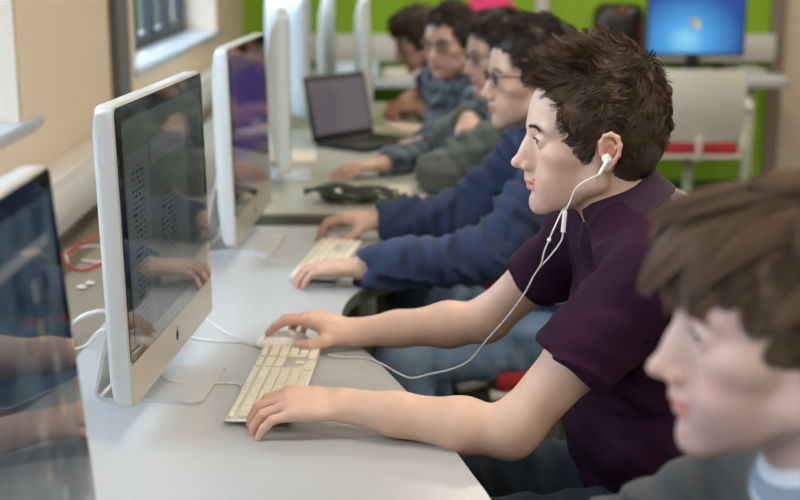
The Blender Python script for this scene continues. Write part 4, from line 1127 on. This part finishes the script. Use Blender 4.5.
def ring_collar(mat_, r0, r1, hgt, name='collar', gap=.35, tilt=(-.41, 0, .91), off=(0, 0, 0), th=.0065, hh=.003, rot=None):
    """turned-down collar: a flaring shell around the neck, open at the throat"""
    def f(root, H, o, tm):
        nk = H.wor((-.022, 0, -.050)); nb = A3(o['neck']); c = lerp(nb, nk, .38)+A3(off)
        F = Frame(c, o['face'] if rot is None else rot, (0, 0, 1)); n = A3(tilt)
        fx = A3(o['face']); fx[2] = 0; fx /= np.linalg.norm(fx)
        n = -fx*tilt[0]*-1*-1+A3((0, 0, tilt[2])); n = fx*(-tilt[0])+A3((0, 0, tilt[2]))
        F = Frame(c, fx-n*np.dot(fx, n)/np.dot(n, n), n)
        S = SDF(F, .002)
        def shell(P):
            x, y, z = P[..., 0], P[..., 1], P[..., 2]; a = np.arctan2(y, x); rr_ = np.hypot(x, y*1.04)
            t = np.clip((hgt/2-z)/hgt, 0, 1); flare = r0+(r1-r0)*t**1.3
            low = np.exp(-(a/.55)**2)*.020             # points of the collar
            d1 = np.abs(rr_-flare)-th/2
            d2 = np.maximum(z-hgt/2, -(z+hgt/2+low))
            stand = np.maximum(np.abs(rr_-r0+.003)-th/2, np.maximum(z-hgt/2, -(z+hgt*.6)))
            g = (gap*(.5+1.0*t)-np.abs(a))*r0*.8
            return np.maximum(np.minimum(np.maximum(d1, d2), stand), g)*.8
        S.fn(shell, (-.12, -.12, -.07), (.12, .12, .05), k=.001)
        S.post = lambda P, D: D-.0010*vnoise(P*30, 77)
        S.mesh(name, hh, M[mat_], root, amp=.003)
    return f

DOWN = lambda a=.1: (-1, 0, a)
mainp = dict(seed=1, h=.0021, head=(.312, 2.10, 1.200), face=(-1, -.04, -.02), up=(-.02, 0, 1), smile=2.2, hs=1.04, gaze=(1, .05, -.28),
    pelvis=(.465, 2.14, .535), chest=(.425, 2.125, .885), neck=(.378, 2.11, 1.065), sh=((.385, 1.935, 1.005), (.355, 2.31, 1.005)),
    el=((.172, 1.925, .752), (.165, 2.42, .79)), wr=((-.088, 1.982, .778), (-.086, 2.440, .762)), arm=(.048, .0405, .0280), hand_s=1.02,
    hand=(((-1, .03, .06), (.06, -.22, 1), {'index': (26, 34, 20, 9), 'middle': (26, 36, 20, 2), 'ring': (24, 34, 20, -5), 'pinky': (16, 30, 18, -13), 'thumb': (.050, .048, -.012, .076, .052, -.018, .098, .044, -.022)}),
          ((-1, .16, .30), (.30, -.04, 1), {'index': (18, 26, 14, 2), 'middle': (24, 30, 18, -3), 'ring': (40, 40, 20, -8), 'pinky': (44, 38, 20, -14), 'thumb': (.048, .050, -.020, .072, .058, -.034, .094, .052, -.042)})),
    knee=((.05, 2.02, .52), (.06, 2.30, .53)), ankle=((.12, 2.02, .09), (.10, 2.32, .09)), jeans='dkdenim', waist_off=(-.035, 0, 0),
    top=dict(name='polo_shirt', mat='purple', sleeve='short', hem=.54, grow=.015, amp=.009, collar=ring_collar('purple_collar', .066, .088, .042, gap=.42, hh=.0022)),
    hair=dict(style='wavy', cols=((.018, .010, .006), (.135, .080, .044)), h=.0028, n=15000, thick=(.008, .008, .024), lump=.005, ltop=.033, lside=.016, lfront=.014, lift=.62, width=.00050,
              flow=flow_crown((-.075, .01, .10), fw=.75, fdir=(.75, 0, .4), rise=1.7), cfg=dict(wave=1.25, freq=66, bend=.34, keep=.001, locks=.075, clump=.62, grav=.05)))
P1, H1 = person('young man in a purple polo shirt with white earphones, typing', mainp)
if True:
    TYPE2 = {'index': (14, 36, 24, 6), 'middle': (16, 38, 24, 1), 'ring': (16, 38, 24, -3), 'pinky': (12, 34, 20, -9)}
    def man2_collars(root, H, o, tm):
        ring_collar('tee', .061, .074, .034, name='shirt_collar', gap=.35, hh=.003, off=(-.004, 0, -.004))(root, H, o, tm)
        ring_collar('navy', .066, .078, .018, name='neckband', gap=0.0, hh=.003, off=(-.004, 0, -.022))(root, H, o, tm)
    man2 = dict(seed=2, h=.0030, head=(.325, 3.22, 1.188), face=(-1, -.16, -.03), hs=1.04, gaze=(1, .1, -.25), skin=(.56, .36, .27), glasses=True,
        pelvis=(.47, 3.25, .535), chest=(.43, 3.24, .885), neck=(.385, 3.23, 1.055), sh=((.385, 3.045, .995), (.36, 3.42, .995)),
        el=((.205, 2.955, .795), (.18, 3.42, .80)), wr=((-.085, 2.905, .776), (-.060, 3.40, .785)),
        hand=(((-1, .08, .02), (.02, 0, 1), TYPE2), ((-1, .05, .10), (.1, -.05, 1), MOUSE_POSE)),
        knee=((.0, 3.02, .52), (.04, 3.40, .53)), ankle=((.10, 3.02, .09), (.12, 3.42, .09)), jeans='denim',
        top=dict(name='jumper', mat='navy', sleeve='long', grow=.018, amp=.009, collar=man2_collars),
        hair=dict(style='short', cols=((.010, .007, .006), (.050, .034, .028)), h=.0035, n=6000, thick=(.009, .007, .014), lump=.004, ltop=.036, lside=.016, lift=.5, width=.0007,
                  flow=flow_crown((-.07, 0, .10), fw=.7, rise=.9), cfg=dict(wave=.6, freq=36, bend=.35, keep=.001, clump=.6)))
    person('man in a navy blue jumper and black-rimmed glasses, hand on a keyboard', man2)
    man3 = dict(seed=3, h=.0038, head=(.322, 4.15, 1.168), face=(-1, -.22, -.12), hs=1.04, gaze=(1, .1, -.3), skin=(.56, .36, .28), glasses=True,
        pelvis=(.46, 4.20, .535), chest=(.42, 4.18, .875), neck=(.385, 4.17, 1.04), sh=((.375, 3.985, .985), (.365, 4.36, .985)),
        el=((.125, 3.955, .815), (.175, 4.36, .86)), wr=((.19, 4.20, .815), (.215, 4.065, .965)),
        hand=(((.3, 1, 0), (0, 0, 1), LOOSE_POSE), ((-.06, -.9, -.45), (-.2, -.45, .9), LOOSE_POSE)),
        knee=((.05, 4.02, .52), (.06, 4.34, .53)), ankle=((.12, 4.02, .09), (.12, 4.34, .09)),
        top=dict(name='jumper', mat='greygreen', sleeve='long', grow=.022, amp=.007, collar=ring_collar('greygreen', .062, .072, .02, gap=0.0, off=(0, 0, -.012))),
        hair=dict(style='short', cols=((.016, .010, .008), (.070, .045, .032)), h=.0045, n=3500, thick=(.012, .010, .014), lump=.005, ltop=.040, lside=.022, lift=.4, width=.001,
                  flow=flow_crown((-.07, 0, .10), fw=.7, rise=.2), cfg=dict(wave=.5, freq=30, bend=.35, keep=.001, clump=.6)))
    person('man in a grey-green jumper with folded arms and dark glasses', man3)
    man4 = dict(seed=4, h=.0042, head=(.190, 4.80, 1.160), face=(-.66, -.75, -.12), hs=1.04, gaze=(1, .1, -.3), skin=(.58, .37, .29), glasses=True,
        pelvis=(.36, 4.96, .535), chest=(.29, 4.92, .87), neck=(.240, 4.87, 1.035), sh=((.320, 4.71, .98), (.160, 5.04, .98)),
        el=((.195, 4.54, .815), (.155, 4.82, .82)), wr=((-.060, 4.23, .798), (.085, 4.66, .805)),
        hand=(((-1, -.35, .0), (0, 0, 1), LOOSE_POSE), ((-.8, -.7, 0), (0, 0, 1), LOOSE_POSE)),
        knee=((-.02, 4.70, .52), (-.06, 4.98, .53)), ankle=((.02, 4.70, .09), (.0, 4.98, .09)), foot=(-.9, -.4, 0),
        top=dict(name='checked_shirt', mat='plaid', sleeve='long', grow=.016, amp=.006, collar=ring_collar('black', .064, .085, .04, gap=.3, hh=.004)),
        hair=dict(style='short', cols=((.014, .010, .008), (.055, .036, .026)), h=.005, n=3000, thick=(.010, .008, .012), lump=.004, ltop=.034, lside=.018, lift=.4, width=.0011,
                  flow=flow_crown((-.07, 0, .10), fw=.7, rise=.2), cfg=dict(wave=.5, freq=30, bend=.35, keep=.001, clump=.6)))
    person('man in a dark blue checked shirt and glasses, forearm along the desk', man4)
    man5 = dict(seed=5, h=.0048, head=(.085, 5.75, 1.100), face=(-1, -.12, -.38), hs=1.04, gaze=(1, 0, -.4), skin=(.56, .34, .27),
        pelvis=(.34, 5.86, .535), chest=(.27, 5.82, .86), neck=(.185, 5.78, .995), sh=((.205, 5.60, .955), (.195, 5.97, .955)),
        el=((.195, 5.41, .80), (.06, 5.99, .80)), wr=((.085, 5.60, .82), (.01, 5.78, .81)),
        hand=(((-1, .2, 0), (0, 0, 1), FIST_POSE), ((-.5, -.9, 0), (0, 0, 1), FIST_POSE)),
        knee=((.0, 5.68, .52), (.0, 5.98, .53)), ankle=((.08, 5.68, .09), (.08, 5.98, .09)),
        top=dict(name='shirt', mat='indigo', sleeve='short', hem=.6, grow=.014, amp=.005),
        hair=dict(style='fringe', cols=((.035, .022, .014), (.120, .078, .048)), h=.005, n=3000, thick=(.014, .014, .016), lump=.005, ltop=.05, lside=.03, lift=.25, width=.0013,
                  flow=flow_crown((-.06, 0, .11), fw=.6), cfg=dict(wave=.4, freq=24, bend=.4, keep=.001, clump=.6)))
    person('brown-haired man in a violet top bending over his clasped hands', man5)
    def fg_collars(root, H, o, tm):
        ring_collar('tee', .060, .082, .030, name='tee_neckband', gap=0.0, hh=.003, off=(-.006, 0, -.010))(root, H, o, tm)
        ring_collar('teestripe', .071, .078, .010, name='neckband_stripe', gap=0.0, hh=.003, off=(-.006, 0, -.012))(root, H, o, tm)
        ring_collar('greyhood', .072, .094, .040, name='hood_collar', gap=.80, hh=.0035, off=(.008, 0, -.022), th=.010)(root, H, o, tm)
    man6 = dict(seed=6, h=.0032, head=(.360, 1.150, 1.163), face=(-1, 0, -.02), hs=1.04, gaze=(1, 0, -.3), skin=(.60, .41, .35), beard=(.70, .66, .68), jaw=1.02,
        pelvis=(.49, 1.19, .535), chest=(.480, 1.18, .835), neck=(.435, 1.165, 1.000), sh=((.450, .985, .945), (.440, 1.345, .940)),
        el=((.28, .95, .785), (.25, 1.40, .79)), wr=((.015, 1.01, .775), (.01, 1.30, .775)),
        hand=(((-1, .1, .03), (.03, 0, 1), TYPE2), ((-1, -.05, .03), (.03, 0, 1), TYPE2)),
        knee=((.08, 1.06, .52), (.08, 1.34, .53)), ankle=((.15, 1.06, .09), (.15, 1.34, .09)),
        top=dict(name='hooded_top', mat='greyhood', sleeve='long', grow=.020, amp=.007, collar=fg_collars),
        hair=dict(style='sweep', cols=((.030, .017, .010), (.240, .150, .086)), h=.0035, n=8000, thick=(.006, .010, .010), lump=.002, ltop=.102, lside=.035, lfront=.014, lift=.05, width=.0008,
                  flow=flow_crown((-.07, 0, .105), fw=.7, fdir=(1, .25, -.30)), cfg=dict(wave=.34, freq=15, bend=.24, keep=-.001, locks=.015, clump=.8, grav=.12, face=(A3((.032, 0, .030)), A3((.074, .072, .070))))))
    person('brown-haired man in a charcoal hooded top, long fringe over his brow', man6)

# ------------------------------------------------------------------ earphones
ep = thing('earphones', 'white wired earphones hanging from the ear of the man in the purple polo', 'earphones', tuple(H1.o))
L = Matrix.Translation(-Vector(H1.o))
def ear(s, b):
    c = Vector(H1.wor((-.006, s*.0885, -.024))); o_ = Vector(H1.wor((-.007, s*.096, -.024)))
    b.sph(c, .0078, n=16); b.cyl(c, o_, .0078, .0062, n=18)
    d = Vector(H1.wor((.006, s*.097, -.046))); b.tube([o_, o_.lerp(d, .5), d], lambda t: .0040-.0013*t, n=12); return d
b = MB(); e1 = ear(1, b); b.xf(L).build('earbud', M['white_pl'], ep)
b = MB(); e2 = ear(-1, b); b.xf(L).build('earbud', M['white_pl'], ep)
a = lambda px, py, Y: at(px, py, Y=Y)
b = MB(); b.tube([e1, a(578, 186, 1.985), a(570, 202, 1.985), a(565, 211, 1.985)], .0013, n=8); b.xf(L).build('cable', M['cable_w'], ep)
b = MB(); b.cyl(a(565, 211, 1.985), a(563, 232, 1.985), .0036, n=16); b.xf(L).build('remote', M['white_pl'], ep)
b = MB(); b.tube([a(563, 232, 1.985), a(561, 241, 1.985), a(551, 255, 1.99), a(540, 267, 2.0), a(533, 277, 2.01)], .0013, n=8); b.xf(L).build('cable', M['cable_w'], ep)
b = MB(); b.tube([e2, a(586, 196, 2.16), a(566, 206, 2.06), a(555, 226, 2.0), a(549, 240, 1.99), a(544, 252, 1.99), a(541, 264, 1.995), a(533, 277, 2.01)], .0013, n=8); b.xf(L).build('cable', M['cable_w'], ep)
b = MB(); b.sph(a(549, 240, 1.99), .0034, n=12); b.xf(L).build('slider', M['white_pl'], ep)
b = MB(); b.tube([a(533, 277, 2.01), a(524, 294, 2.03), a(508, 316, 2.07), a(486, 341, 2.12), a(470, 360, 2.15), a(452, 369, 2.18), a(430, 374, 2.20), a(412, 378, 2.22), a(398, 373, 2.25),
                  at(382, 364, Z=DESK_Z+.003), at(365, 358, Z=DESK_Z+.003), at(345, 357, Z=DESK_Z+.003), at(328, 355, Z=DESK_Z+.003)], .0015, n=8); b.xf(L).build('lead', M['cable_w'], ep)
